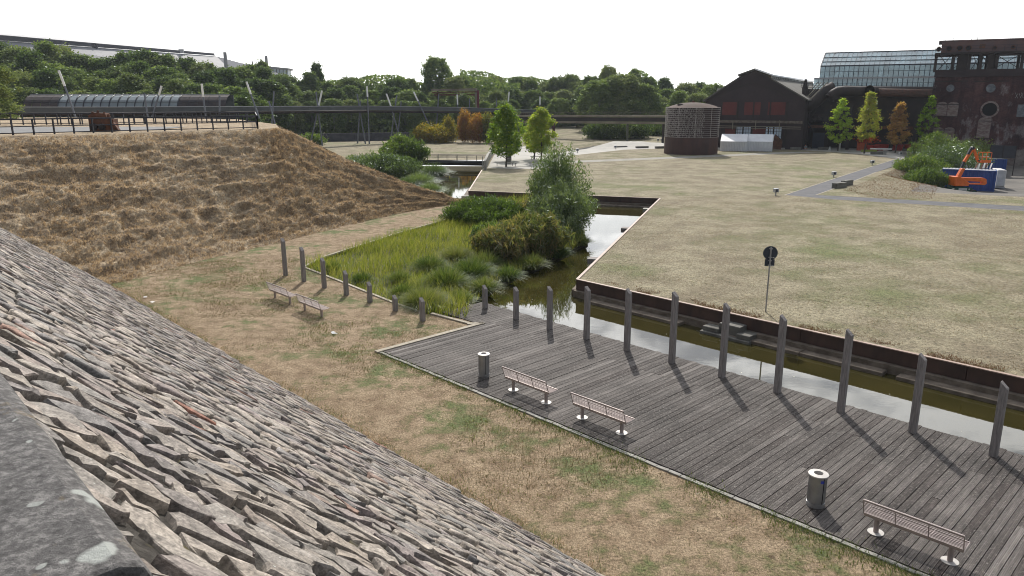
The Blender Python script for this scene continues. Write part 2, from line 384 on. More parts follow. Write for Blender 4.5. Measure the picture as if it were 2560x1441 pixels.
m_rusty_dark = simple('sooty_steel', (.035, .023, .018), (.018, .014, .013), .8, .7, bstr=.4, bscale=5)
m_stain = simple('stainless', (.44, .375, .355), (.35, .30, .285), 3, .5, .4, bstr=.05)
m_stain2 = simple('galvanised', (.40, .40, .40), (.30, .30, .30), 4, .45, .6, bstr=.08)
m_lid = simple('brushed_lid', (.50, .48, .45), (.40, .38, .36), 4, .6, .2, bstr=.05)
m_black = simple('black_hollow', (.008, .008, .008), None, 3, .9)
m_white = simple('white_paint', (.60, .60, .58), (.46, .46, .44), 2, .5)
m_offwhite = simple('tent_canvas', (.74, .75, .76), (.62, .63, .65), .6, .6, bstr=.15, bscale=1.2, bdist=.1)
m_navy = simple('dark_railing', (.025, .028, .04), (.018, .02, .03), 2, .45)
m_sign = simple('sign_back', (.045, .055, .07), (.035, .042, .055), 3, .45)
m_orangep = simple('orange_paint', (.75, .16, .02), (.6, .12, .015), 3, .4, bstr=.05)
m_greenp = simple('green_paint', (.02, .085, .06), (.015, .06, .045), 3, .5)
m_rubber = simple('tyre_rubber', (.06, .065, .06), None, 3, .8)
m_blue = simple('container_blue', (.03, .085, .30), (.022, .06, .22), .9, .5, stretch=(1, 1, .3))
m_redp = simple('skip_red', (.42, .035, .025), (.3, .025, .02), 2, .5)
m_asphalt = simple('asphalt', (.105, .105, .11), (.075, .075, .08), 1.2, .9, bstr=.5, bscale=60)
m_plaza = simple('pale_paving', (.40, .38, .34), (.32, .31, .28), .6, .9, bstr=.3, bscale=20)
m_thinpath = simple('gravel_path', (.30, .285, .25), (.22, .21, .18), .8, .95, bstr=.5, bscale=30)
m_yard = simple('yard_gravel', (.17, .155, .135), (.10, .095, .085), .25, .95, bstr=.8, bscale=8, bdist=.05)
m_gravel = simple('plateau_gravel', (.20, .20, .20), (.15, .15, .145), 1.2, .95, bstr=.5, bscale=25)
m_roofgrey = simple('roof_grey', (.26, .26, .27), (.21, .21, .22), .15, .7)
m_rooflight = simple('roof_light', (.48, .48, .48), (.40, .40, .41), .1, .6)
m_louvre = simple('louvre_dark', (.07, .07, .085), (.05, .05, .06), .5, .7)
m_hallbrick = simple('sooty_brick', (.045, .03, .03), (.03, .021, .022), .35, .9, bstr=.4, bscale=6)
m_redbrick = simple('red_infill', (.13, .03, .024), (.09, .022, .02), .8, .85, bstr=.3, bscale=6)
m_hallroof = simple('hall_roof', (.13, .125, .105), (.09, .085, .07), .4, .85)
m_skylight = simple('skylight', (.7, .72, .75), (.6, .62, .65), .3, .25, bstr=.05)
m_paper = simple('white_scrap', (.75, .75, .73), None, 8, .7)
m_lightbox = simple('lamp_housing', (.45, .46, .48), (.38, .39, .41), 3, .4, .5)
m_tube = simple('light_tube', (.80, .80, .76), (.72, .72, .68), 3, .3)
m_pole = simple('pole_grey', (.16, .17, .19), (.12, .13, .15), 2, .5, .3)
m_pipebridge = simple('pipe_bridge_paint', (.25, .22, .16), (.15, .125, .09), .4, .8)
m_mesh = simple('parapet_mesh', (.075, .085, .09), (.055, .062, .068), .5, .6)
m_graf = simple('graffiti_wall', (.11, .11, .125), (.05, .05, .06), .5, .9, stretch=(1, 1, 1.5))
m_letter = simple('lettering_steel', (.46, .42, .40), (.36, .33, .31), 2, .5)
m_tankdome = simple('tank_dome', (.13, .095, .08), (.09, .07, .06), .5, .85, spec=.1)
def glassmat(name, tintc=(.55, .68, .70), rough=.12, dens=.55):
    t = NT(name); g = t.n('ShaderNodeBsdfGlossy'); g.inputs['Roughness'].default_value = rough; g.inputs[0].default_value = (.75, .82, .85, 1)
    tr = t.n('ShaderNodeBsdfTransparent'); tr.inputs[0].default_value = rgb(tintc)
    d = t.n('ShaderNodeBsdfTranslucent'); d.inputs[0].default_value = rgb(tuple(x*.8 for x in tintc))
    n = t.noise(.35, 5, .65); m0 = t.n('ShaderNodeMixShader'); t.l(t.ramp(n, [(.35, dens-.25), (.65, dens+.3)]), m0.inputs[0]); t.l(tr.outputs[0], m0.inputs[1]); t.l(d.outputs[0], m0.inputs[2])
    m = t.n('ShaderNodeMixShader'); m.inputs[0].default_value = .28; t.l(m0.outputs[0], m.inputs[1]); t.l(g.outputs[0], m.inputs[2]); t.l(m.outputs[0], t.out.inputs[0]); return t.m
m_glass = glassmat('hall_glazing', (.70, .80, .84), .25, .6)
m_windowp = simple('pale_window', (.52, .60, .68), (.42, .50, .58), 1.2, .3, bstr=.05)
m_darkglass = simple('round_window_glass', (.06, .075, .09), (.16, .18, .2), 1.5, .15, bstr=.05)
def masonry():
    t = NT('worn_masonry')
    mp = t.tc.outputs['Object']
    col = t.ramp(t.noise(.35, 7, .65), [(.3, (.035, .022, .024)), (.5, (.075, .038, .038)), (.7, (.12, .06, .055))])
    zs = t.n('ShaderNodeSeparateXYZ'); t.l(mp, zs.inputs[0])
    lowz = t.n('ShaderNodeMapRange'); lowz.inputs[1].default_value = 15; lowz.inputs[2].default_value = -1; lowz.inputs[3].default_value = -.14; lowz.inputs[4].default_value = .12; t.l(zs.outputs[2], lowz.inputs[0])
    pal = t.math('ADD', t.noise(.55, 8, .72, stretch=(1, 1, .6)), lowz.outputs[0])
    col = t.mix(t.ramp(pal, [(.52, 0.0), (.63, .85)]), col, (.25, .215, .21))
    br = t.noise(3.2, 4, .7, stretch=(1, 1, 3)); col = t.mix(1.0, col, t.ramp(br, [(.3, .6), (.7, 1.3)]), 'MULTIPLY')
    col = t.mix(1.0, col, t.ramp(t.noise(.9, 5, .6, stretch=(1, 1, .12)), [(.35, .65), (.6, 1.1)]), 'MULTIPLY')
    t.bsdf(col, .9, 0, br, .6, .05, .2); return t.m
m_masonry = masonry()
m_paleplaster = simple('bricked_up_panel', (.28, .24, .22), (.15, .09, .08), 1.6, .9, stretch=(1, 1, 2.5), bstr=.5)
m_gantry = simple('gantry_rust', (.16, .085, .07), (.10, .075, .08), .35, .75)
m_conc2 = simple('bench_concrete', (.17, .165, .145), (.10, .095, .085), 2, .9, bstr=.4)
m_litter = leafmat('leaf_litter', [(.11, .065, .035), (.22, .135, .075), (.34, .22, .13)], .03, .2, warm=(1.1, .95, .8))
m_weed = leafmat('rusty_weed', [(.12, .07, .04), (.22, .13, .07), (.20, .18, .08)], .03, .25, warm=(1.1, .95, .8))

# ================================================================== TERRAIN
# the far lawn: one sheet to the horizon, cut out along the canal, sunk at the container yard
def xy(v): return (v[0], v[1])
C1, C2, C3, C4, C5 = G(1443, 700, LZ), G(1650, 497, LZ), G(1172, 478, LZ), G(1205, 426, LZ), G(1222, 400, LZ)
C0 = C1 - A*75
C6 = G(820, 404, LZ)
outer = [xy(C0), xy(C1), xy(C2), xy(C3), xy(C4), xy(C5), xy(C6), (-60, 92), (-700, 70), (-2600, 400), (-2600, 4000), (3200, 4000), (3200, -300), (400, -300)][::-1]
YB = [(53, 93), (60, 104), (68, 129), (74, 137), (92, 128), (150, 98), (150, 88), (100, 88)]
YG = [(40.5, 76), (49, 71.5), (70, 60), (150, 30), (150, 98), (92, 128), (74, 137), (68, 129), (60, 104), (52, 92), (46, 84)]
def hgt(x, y):
    x = np.asarray(x, float); y = np.asarray(y, float)
    xl = np.interp(y, [80, 93, 104, 129, 137], [49.5, 51, 60, 70.5, 75]); k = np.clip(1 - np.hypot(np.maximum(0, xl-x)/5.0, np.maximum(0, 93-y)/22), 0, 1); k = k*k*(3-2*k); k = np.where((y > 145) | (x > 170), 0, k); d = 0
    # the sheet stays level until well past the canal
    bank = np.exp(-((y - 150 - .10*x)/5.5)**2) * np.clip((x-8)/8, 0, 1) * np.clip((34-x)/8, 0, 1) * 1.0
    rise = np.clip((y-168)/60, 0, 1)*np.clip((x-2)/10, 0, 1)*np.clip((60-x)/20, 0, 1)*1.6
    far = np.clip((d*0+y-70)/40, 0, 1)
    return LZ + (YZ-LZ)*k + bank + rise + far*(vnoise(x, y, 9, 3)-.5)*.0
path_r = [G(*p, LZ) for p in [(1962, 488), (2080, 499), (2320, 513), (2560, 528), (2760, 541), (2760, 526), (2560, 516), (2320, 503), (2120, 492), (2040, 488), (2100, 467), (2190, 431), (2300, 396), (2243, 397), (2150, 426)]]
plaza_r = [G(*p, LZ) for p in [(1800, 374.5), (1960, 373.5), (2080, 380), (2150, 386), (2243, 397), (2300, 396), (2330, 385), (2330, 371), (2100, 366), (1850, 366), (1760, 369), (1700, 371)]]
plaza_l = [G(*p, LZ) for p in [(1218, 421), (1345, 423), (1400, 420), (1412, 391), (1560, 375), (1700, 371), (1760, 369), (1700, 356), (1650, 357), (1545, 364), (1400, 381), (1370, 384), (1330, 367), (1275, 366), (1238, 384)]]
thin = [G(*p, LZ) for p in [(1412, 408), (1560, 402), (1800, 392), (1960, 383), (2080, 380), (1960, 378.5), (1800, 387), (1560, 397), (1412, 403)]]
thin = [G(*p, LZ) for p in [(1412, 408.5), (1560, 402), (1800, 392), (1960, 384.5), (2080, 380), (1960, 380.5), (1800, 387.5), (1560, 397.5), (1412, 403)]]
gx, gy = np.meshgrid(np.arange(28, 150, 2.2), np.arange(56, 142, 2.2)); ex = list(zip(gx.ravel(), gy.ravel()))
gx, gy = np.meshgrid(np.arange(-4, 64, 3.0), np.arange(128, 236, 3.0)); ex += list(zip(gx.ravel(), gy.ravel()))
ex = [p for p in ex]
verts = []; faces = []; edges = []
for poly in (outer, [xy(p) for p in path_r], [xy(p) for p in plaza_r], [xy(p) for p in plaza_l], [xy(p) for p in thin], YG):
    poly = [xy(p) for p in poly]
    if sum(poly[i][0]*poly[(i+1) % len(poly)][1]-poly[(i+1) % len(poly)][0]*poly[i][1] for i in range(len(poly))) < 0: poly = poly[::-1]
    b = len(verts); verts += [Vector(p) for p in poly]; faces.append(list(range(b, len(verts))))
rr = random.Random(3)
inx = inside(np.array([p[0] for p in ex]), np.array([p[1] for p in ex]), outer)
for k, p in enumerate(ex):
    if inx[k]: verts.append(Vector((p[0]+rr.uniform(-.3, .3), p[1]+rr.uniform(-.3, .3))))
ov, oe, of, _, _, off = delaunay_2d_cdt(verts, edges, faces, 1, 1e-5)
vx = np.array([v.x for v in ov]); vy = np.array([v.y for v in ov]); vz = hgt(vx, vy)
groups = {0: [], 1: [], 2: [], 3: [], 4: [], 5: []}
for f, o in zip(of, off):
    g = 0
    for k in (1, 2, 3, 4, 5):
        if k in o: g = k; break
    if 0 in o or g: groups[g].append(tuple(f))
for g, (nm, mt) in enumerate([('lawn', m_meadow), ('asphalt_path', m_asphalt), ('paved_square', m_plaza), ('paved_walk', m_plaza), ('gravel_path', m_thinpath), ('yard', m_yard)]):
    fs = groups[g]; used = sorted({i for f in fs for i in f}); mp = {u: k for k, u in enumerate(used)}
    me = bpy.data.meshes.new(nm); me.from_pydata([(vx[u], vy[u], vz[u]) for u in used], [], [tuple(mp[i] for i in f) for f in fs])
    bm = bmesh.new(); bm.from_mesh(me)
    for f in bm.faces:
        if f.normal.z < 0: f.normal_flip()
    bm.to_mesh(me); bm.free()
    tag(link(nm, me, mt), kind='structure')
# pale kerb edging along the asphalt path
def edging(name, pts, w, h, mt, z=None):
    mb = MB()
    for p, q in zip(pts[:-1], pts[1:]):
        zp = z if z is not None else float(hgt(p[0], p[1])); zq = z if z is not None else float(hgt(q[0], q[1]))
        mb.bar((p[0], p[1], zp-.05+h), (q[0], q[1], zq-.05+h), w, .1)
    return tag(mb.build(name, mt), kind='structure')
edging('path_kerb', [path_r[i] for i in (0, 14, 13)], .12, .015, m_kerb)
edging('path_kerb', [path_r[i] for i in (9, 10, 11, 12)], .12, .015, m_kerb)
edging('path_kerb', [path_r[i] for i in (9, 8, 7, 6, 5)], .10, .015, m_kerb)
edging('path_kerb', [path_r[i] for i in (0, 1, 2, 3, 4)], .10, .015, m_kerb)

# water
mb = MB(); W = [AB(-80, 11.5), AB(-80, 40), Vector((30, 50, 0)), Vector((30, 116, 0)), Vector((-95, 116, 0)), AB(112, 11.5)]
mb.add([(p.x, p.y, WZ) for p in W], [(0, 1, 2, 3, 4, 5)]); tag(mb.build('water', m_water), kind='structure')

# the near lawn between the stone slope and the deck (z = 0), with soft relief
TA = Vector((-.6816, .7317, 0)); TN = Vector((.7317, .6816, 0)); TOE = 10.48; SS = .78
def TAN(a, n, z=0): return Vector((a*TA.x+n*TN.x, a*TA.y+n*TN.y, z))
K_D1 = G(955, 878); K_D2 = G(1212, 808); K_D3 = G(1168, 797); K_D4 = G(1060, 783)
bed_near = [K_D4, G(985, 757), G(930, 735), G(850, 703), G(760, 668)]
bed_far = [G(760, 668), G(800, 646), G(900, 614), G(1000, 582), G(1110, 551), G(1150, 520)]
lawn_poly = [TAN(-30, 9.8), AB(-34, 15.50), AB(23.35, 15.50), K_D2, K_D3] + bed_near + bed_far[1:] + [G(1150, 506), G(1110, 500), Vector((-30, 60, 0)), TAN(75, 9.8)]
lp = [xy(p) for p in lawn_poly]
def signed(p): return sum(p[i][0]*p[(i+1) % len(p)][1]-p[(i+1) % len(p)][0]*p[i][1] for i in range(len(p)))
if signed(lp) < 0: lp = lp[::-1]
gx, gy = np.meshgrid(np.arange(-34, 30, .45), np.arange(-22, 76, .45)); gx = gx.ravel(); gy = gy.ravel()
k = inside(gx, gy, lp) & (pdist(gx, gy, lp) > .25); gx = gx[k]; gy = gy[k]
vv = [Vector(p) for p in lp] + [Vector((a+rr.uniform(-.1, .1), b+rr.uniform(-.1, .1))) for a, b in zip(gx, gy)]
ov, oe, of, _, _, _ = delaunay_2d_cdt(vv, [], [list(range(len(lp)))], 1, 1e-5)
lx = np.array([v.x for v in ov]); ly = np.array([v.y for v in ov])
ed = np.clip(pdist(lx, ly, lp)/1.2, 0, 1)
lz = -.03 + ed*((vnoise(lx, ly, 2.6, 5)-.5)*.10 + (vnoise(lx, ly, .7, 6)-.5)*.04)
me = np_mesh('near_lawn', np.stack([lx, ly, lz], 1), np.array([list(f) for f in of if len(f) == 3]), np.full(sum(len(f) == 3 for f in of), 3))
bm = bmesh.new(); bm.from_mesh(me)
for f in bm.faces:
    if f.normal.z < 0: f.normal_flip()
bm.to_mesh(me); bm.free(); me.polygons.foreach_set('use_smooth', [True]*len(me.polygons))
tag(link('near_lawn', me, m_lawn), kind='structure')

# marsh bed: soil just above the water
bed_water = [G(1150, 505), G(1330, 500), G(1442, 545), G(1470, 600), G(1385, 640), G(1245, 700), G(1170, 760)]
bed = [xy(p) for p in bed_near + bed_far[1:] + bed_water + [K_D3]]
mb = MB(); mb.prism(bed if signed(bed) > 0 else bed[::-1], -.6, -.2); tag(mb.build('marsh_bed', m_bedsoil), kind='structure')
edging('bed_kerb', bed_far, .16, .04, m_kerb, 0.0)
edging('bed_kerb', bed_near, .16, .02, m_kerb, 0.0)

# the straw-covered embankment: crest line, toe line, loft between them
_p = lambda x, y: tuple(G(x, y, PZ)); _y0, _y1 = G(700, 321, PZ).y, 71.7
_h = lambda x, y, k: tuple(D(x, y, _y0+(_y1-_y0)*k))
crest = [(-50, 38, PZ), (-40, 44.5, PZ), _p(0, 342), _p(200, 338), _p(400, 331), _p(645, 323.5), _p(700, 321.5), _h(760, 345, .12), _h(860, 395, .4), _h(1000, 450, .7), (-5, 71.7, .02)]
toe = [(-32, 24, -1), (-27, 31, -.5), (-22.9, 36.2, -.2), (-21.0, 39.5, -.06), (-19.2, 44.5, -.06), (-16.6, 49.6, -.06), (-14.6, 54, -.06), (-12.4, 59, -.06), (-10.6, 62.8, -.06), (-7.8, 67.3, -.06), (-4.7, 71.3, -.06)]
def resample(pts, n):
    P = np.array(pts, float); t = np.linspace(0, len(P)-1, n); i = np.minimum(t.astype(int), len(P)-2); f = (t-i)[:, None]
    Pm = P[np.maximum(i-1, 0)]; P2 = P[np.minimum(i+2, len(P)-1)]; a = P[i]; b = P[i+1]
    m0 = (b-Pm)/2; m1 = (P2-a)/2; f2 = f*f; f3 = f2*f
    return (2*f3-3*f2+1)*a + (f3-2*f2+f)*m0 + (-2*f3+3*f2)*b + (f3-f2)*m1
NU, NV = 520, 96
Cc = resample(crest, NU); Tt = resample(toe, NU)
v = np.linspace(0, 1, NV)[None, :, None]
prof = v.copy()
H = Cc[:, None, :]*(1-v) + Tt[:, None, :]*v
zprof = (1-v[..., 0])**1.08; H[:, :, 2] = Tt[:, None, 2] + (Cc[:, None, 2]-Tt[:, None, 2])*zprof
U = np.linspace(0, 70, NU)[:, None]*np.ones((1, NV)); Vv = v[0, :, 0][None, :]*11*np.ones((NU, 1))
hum = (vnoise(U*.55+Vv*.25, Vv*1.7, .62, 1)-.5)*.34 + (vnoise(U*.6, Vv*1.9, .22, 2)-.5)*.24 + (vnoise(U, Vv, 2.6, 4)-.5)*.12 + (vnoise(U*.16+Vv*.3, Vv*1.5, .8, 14)-.5)*.30
hum += -.5*np.exp(-((U-31)/3.0)**2)*np.exp(-((Vv-8.3)/2)**2)*vnoise(U, Vv, .9, 9)
fade = np.clip(np.minimum(v[0, :, 0], 1-v[0, :, 0])*9, 0, 1)[None, :]
nrm = np.array([.64, -.30, .70])
H += (hum*fade)[:, :, None]*nrm
HILL = H
idx = np.arange(NU*NV).reshape(NU, NV)
q = np.stack([idx[:-1, :-1], idx[:-1, 1:], idx[1:, 1:], idx[1:, :-1]], -1).reshape(-1, 4)
me = np_mesh('embankment', H.reshape(-1, 3), q, np.full(len(q), 4)); me.polygons.foreach_set('use_smooth', [True]*len(q))
bm = bmesh.new(); bm.from_mesh(me); bmesh.ops.recalc_face_normals(bm, faces=bm.faces); bm.to_mesh(me); bm.free()
tag(link('embankment', me, m_hill), kind='structure')
# plateau on top of it and the hidden back slope
pc = [tuple(p) for p in resample(crest, 51)[:31]]
PK = _p(690, 311)
cf = [(p[0], p[1], PZ) for p in pc] + [PK, (-33, 92, PZ), (-60, 102, PZ), (-180, 98, PZ), (-180, 60, PZ), (-70, 20, PZ)]
mb = MB(); mb.add(cf, [tuple(range(len(cf)))]); tag(mb.build('plateau', m_hill), kind='structure')
mb = MB(); bk = [tuple(c_) for c_ in crest[6:]]
low = [PK, (PK[0]+1.2, PK[1]+3, 4.6), (bk[2][0]-.2, bk[2][1]+4, 1.5), (bk[3][0]-.3, bk[3][1]+3, -.5), (-5.2, 73, -.5)]
mb.add(bk+low, [(i, i+1, 5+i+1, 5+i) for i in range(4)])
mb.add([PK, (-33, 92, PZ), (-60, 102, PZ), (-180, 98, PZ), (-14, 92, -.5), (-24, 112, -.5), (-60, 124, -.5), (-180, 120, -.5), (-10.4, 77, -.5), low[1]],
       [(0, 1, 5, 4), (1, 2, 6, 5), (2, 3, 7, 6), (0, 4, 8, 9)])
tag(mb.build('embankment_back', m_hill), kind='structure')
# gravel walk on the plateau
gp = [G(-60, 334, PZ+.03), G(200, 330, PZ+.03), G(400, 323.5, PZ+.03), G(470, 317, PZ+.03), G(300, 317, PZ+.03), G(-60, 318, PZ+.03)]
mb = MB(); mb.add(gp, [tuple(range(6))]); tag(mb.build('gravel_walk', m_gravel), kind='structure')

# ------------------------------------------------------------------ blades (grass, straw, sedge)
def blades(name, P, L, wid, lean, mat, curve=.5, seg=2, kind='stuff', parent=None, up=None):
    """P (N,3) bases; L lengths; lean (N,2) horizontal throw as a share of the length."""
    N = len(P); ang = rng.uniform(0, PI, N); side = np.stack([np.cos(ang), np.sin(ang), np.zeros(N)], 1)*(wid*.5)[:, None]
    lv = np.concatenate([lean, np.zeros((N, 1))], 1)
    rows = []
    for k in range(seg+1):
        t = k/seg; hz = L*(t - curve*t*t*np.clip(np.hypot(lean[:, 0], lean[:, 1]), 0, 1.3)*.75)
        c = P + lv*(L*t**1.7)[:, None]; c = c + np.stack([np.zeros(N), np.zeros(N), hz], 1)
        if k < seg: rows += [c - side*(1-t*.6), c + side*(1-t*.6)]
        else: rows += [c]
    V = np.stack(rows, 1); nv = V.shape[1]; base = np.arange(N)[:, None]*nv
    lp_ = []; ct = []
    for k in range(seg-1): lp_.append(base + np.array([2*k, 2*k+1, 2*k+3, 2*k+2])); ct.append(4)
    lp_.append(base + np.array([2*seg-2, 2*seg-1, 2*seg])); ct.append(3)
    loops = np.concatenate(lp_, 1); counts = np.tile(ct, N)
    tint = np.repeat(rng.uniform(0, .999, N), nv)
    me = np_mesh(name, V.reshape(-1, 3), loops, counts, tint)
    o = link(name, me, mat, parent)
    return tag(o, kind=kind)
# straw on the bank: tufts combed downhill
def sample_hill(n, vmin=0.01, vmax=1.0, u0=.05):
    u = rng.uniform(u0, .999, n)*(NU-1); w = rng.uniform(vmin, vmax, n)*(NV-1)
    i = u.astype(int); j = np.minimum(w.astype(int), NV-2); i = np.minimum(i, NU-2); fu = (u-i)[:, None]; fw = (w-j)[:, None]
    p = (HILL[i, j]*(1-fu)+HILL[i+1, j]*fu)*(1-fw) + (HILL[i, j+1]*(1-fu)+HILL[i+1, j+1]*fu)*fw
    return p
tc_ = sample_hill(24000); n = len(tc_)
P = np.repeat(tc_, 5, 0) + rng.normal(0, .07, (n*5, 3))*[1, 1, .25]
dirn = np.array([.62, -.42]); lean = np.repeat(dirn[None]*rng.uniform(.3, 1.2, (n, 1)) + rng.normal(0, .35, (n, 2)), 5, 0) + rng.normal(0, .3, (n*5, 2))
blades('straw', P, rng.uniform(.12, .28, n*5), np.full(n*5, .026), lean, m_straw, .8)
# straw along the valley and skirt
# near lawn: very short parched blades, denser and greener beside the deck kerb
def in_lawn(n, near=True):
    a = rng.uniform(-8, 45, n); m = rng.uniform(10.2, 22, n); x = a*A.x+m*B.x; y = a*A.y+m*B.y
    k = inside(x, y, lp); return x[k], y[k]
x, y = in_lawn(150000); keep = vnoise(x, y, 1.1, 8)+rng.uniform(-.35, .35, len(x)) > .42; x = x[keep]; y = y[keep]
n = len(x); blades('short_dry_grass', np.stack([x, y, np.full(n, -.05)], 1), rng.uniform(.05, .12, n), np.full(n, .016), rng.normal(0, .6, (n, 2)), m_lawnblade, .5)
def along(p, q, n, spread):
    p = np.array(p[:3]); q = np.array(q[:3]); t = rng.uniform(0, 1, n)[:, None]; r = p+(q-p)*t; r[:, :2] += rng.normal(0, spread, (n, 2)); return r
x, y = in_lawn(60000); kk = (vnoise(x, y, 1.6, 41)*.6+vnoise(x, y, .5, 42)*.4+np.clip((14-np.hypot(x-6, y-17))/40, 0, .12)) > .60; x, y = x[kk], y[kk]; n = len(x)
blades('green_patches', np.stack([x, y, np.full(n, -.05)], 1), rng.uniform(.05, .11, n), np.full(n, .018), rng.normal(0, .5, (n, 2)), m_greenblade, .5)
g = np.concatenate([along(AB(-10, 15.36), AB(23.3, 15.36), 9000, .12), along(AB(-10, 15.0), AB(12, 15.1), 6000, .35), along(TAN(3, TOE+.15), TAN(40, TOE+.15), 3200, .12)])
g = g[(vnoise(g[:, 0], g[:, 1], .8, 12) > .35)]; n = len(g); g[:, 2] = -.05
blades('kerb_grass', g, rng.uniform(.06, .17, n), np.full(n, .016), rng.normal(0, .45, (n, 2)), m_greenblade, .5)
g = np.concatenate([along(TAN(3, TOE+.1), TAN(60, TOE+.1), 5000, .16)]); n = len(g); g[:, 2] = -.04
blades('dry_tufts_at_slope_foot', g, rng.uniform(.06, .2, n), np.full(n, .016), rng.normal(0, .5, (n, 2)), m_straw, .5)
# scattered clumps on the far lawn
n = 900; x = rng.uniform(2, 60, n); y = rng.uniform(18, 80, n); k = inside(x, y, outer) & (hgt(x, y) > LZ-.05) & ~inside(x, y, [xy(p) for p in path_r]); x = x[k]; y = y[k]; n = len(x)
P = np.repeat(np.stack([x, y, np.full(n, LZ-.02)], 1), 12, 0); P[:, :2] += rng.normal(0, .09, (n*12, 2))
blades('weed_clumps', P, rng.uniform(.04, .10, n*12), np.full(n*12, .022), rng.normal(0, .8, (n*12, 2)), m_greenblade)

wl = [C1 - A*(s_*.01) for s_ in range(0, 1)]
t_ = rng.uniform(0, 1, 14000); o_ = np.abs(rng.normal(0, .35, 14000))+.12; wx = C1.x-A.x*t_*34+B.x*o_; wy = C1.y-A.y*t_*34+B.y*o_
k = vnoise(wx, wy, 1.3, 51)*.6+vnoise(wx, wy, .4, 52)*.4 > .55; wx, wy = wx[k], wy[k]; n = len(wx)
blades('weeds_at_wall', np.stack([wx, wy, np.full(n, LZ-.02)], 1), rng.uniform(.06, .16, n), np.full(n, .022), rng.normal(0, .7, (n, 2)), m_weed, .6)
x = rng.uniform(0, 56, 330000); y = rng.uniform(12, 72, 330000); k = inside(x, y, outer) & (pdist(x, y, [xy(p) for p in path_r]) > .3) & ~inside(x, y, [xy(p) for p in path_r]) & (np.abs(x) < y*.72) & (vnoise(x, y, 1.4, 61)+rng.uniform(-.4, .4, 330000) > .45); x, y = x[k], y[k]; n = len(x)
blades('short_lawn_grass', np.stack([x, y, hgt(x, y)-.01], 1), rng.uniform(.03, .075, n), np.full(n, .022), rng.normal(0, .7, (n, 2)), m_lawnblade, .5)
# marsh grass and sedge
bx, by = rng.uniform(-24, 8, 110000), rng.uniform(28, 74, 110000); k = inside(bx, by, bed); bx, by = bx[k], by[k]
n = len(bx); hh = .36 + .95*vnoise(bx, by, 1.6, 21)*(.4+vnoise(bx, by, .5, 22))
blades('marsh_grass', np.stack([bx, by, np.full(n, -.2)], 1), hh*rng.uniform(.6, 1.15, n), np.full(n, .028), rng.normal(0, .35, (n, 2))+[.1, -.1], m_meadowgreen, .5)
def sedge(px, py, r, h, nb, mat=None, lab=None, name='sedge_tussock', z=-.2, grp='sedge tussocks on the canal bank', cat='sedge'):
    c = G(px, py, 0); n = nb; a = rng.uniform(0, 2*PI, n); rad = r*.45*np.sqrt(rng.uniform(0, 1, n))
    P = np.stack([c.x+np.cos(a)*rad, c.y+np.sin(a)*rad, np.full(n, z)], 1)
    le = (rad/(r*.45))[:, None]*np.stack([np.cos(a), np.sin(a)], 1)*.85 + rng.normal(0, .22, (n, 2))
    o = blades(name, P, h*rng.uniform(.75, 1.25, n), np.full(n, .03), le, mat or m_reed, 1.0, 4, kind=None)
    tag(o, lab, cat, grp); return o
for px, py, r, h, nb, lab in [
    (1060, 762, 1.3, 1.15, 2300, 'bright green sedge tussock behind the shortest timber posts'),
    (1008, 735, .9, .8, 1000, 'small green tussock just left of the bright one'),
    (1115, 715, 1.5, 1.3, 2300, 'dark drooping sedge tussock at the canal edge'),
    (1180, 690, 1.5, 1.3, 2300, 'arching sedge tussock hanging over the dark water'),
    (1075, 672, 1.2, 1.1, 1500, 'grey green sedge mound inside the marsh'),
    (1140, 648, 1.3, 1.15, 1600, 'sedge mound in front of the reed bushes'),
    (1215, 665, 1.2, 1.2, 1500, 'rounded sedge tussock right below the reed bushes'),
    (1150, 752, .8, .8, 900, 'sedge spilling over the water beside the boardwalk tip'), (1210, 722, 1.0, .9, 1100, 'low sedge overhanging the water between the dark tussocks'),
    (1268, 692, 1.0, .9, 1100, 'sedge fringe at the waterline below the reeds'), (1330, 664, 1.0, 1.0, 1100, 'sedge fringe under the dark reed clump'), (1395, 636, 1.0, .9, 1000, 'sedge fringe left of the willow foot'), (1452, 606, .9, .8, 900, 'last sedge fringe at the willow foot'),
    (1000, 700, .9, .8, 900, 'low sedge clump among yellow marsh grass'),
    (905, 700, .8, .7, 700, 'feathery green clump along the concrete kerb'),
    (830, 672, .7, .7, 600, 'leftmost green clump behind the tall timber posts')]:
    sedge(px, py, r, h, nb, None, lab)

# ================================================================== STONE SLOPE
def slope(a, n): return TAN(a, n, (TOE-n)*SS)
mb = MB(); mb.add([slope(-12, TOE+.4), slope(75, TOE+.4), slope(75, .2), slope(-12, .2)], [(0, 1, 2, 3)])
base = tag(mb.build('stone_slope', m_mortar), kind='structure')
SN = (Vector((TN.x*SS, TN.y*SS, 1))).normalized(); SU = TA.copy(); SV = Vector((TN.x, TN.y, -SS)).normalized()
ORG = slope(0, TOE)
def clip(poly, mx, my, nx, ny):
    out = []; n = len(poly)
    for i in range(n):
        x0, y0 = poly[i]; x1, y1 = poly[(i+1) % n]; d0 = (x0-mx)*nx+(y0-my)*ny; d1 = (x1-mx)*nx+(y1-my)*ny
        if d0 <= 0: out.append((x0, y0))
        if (d0 < 0) != (d1 < 0) and d0 != d1:
            t = d0/(d0-d1); out.append((x0+(x1-x0)*t, y0+(y1-y0)*t))
    return out
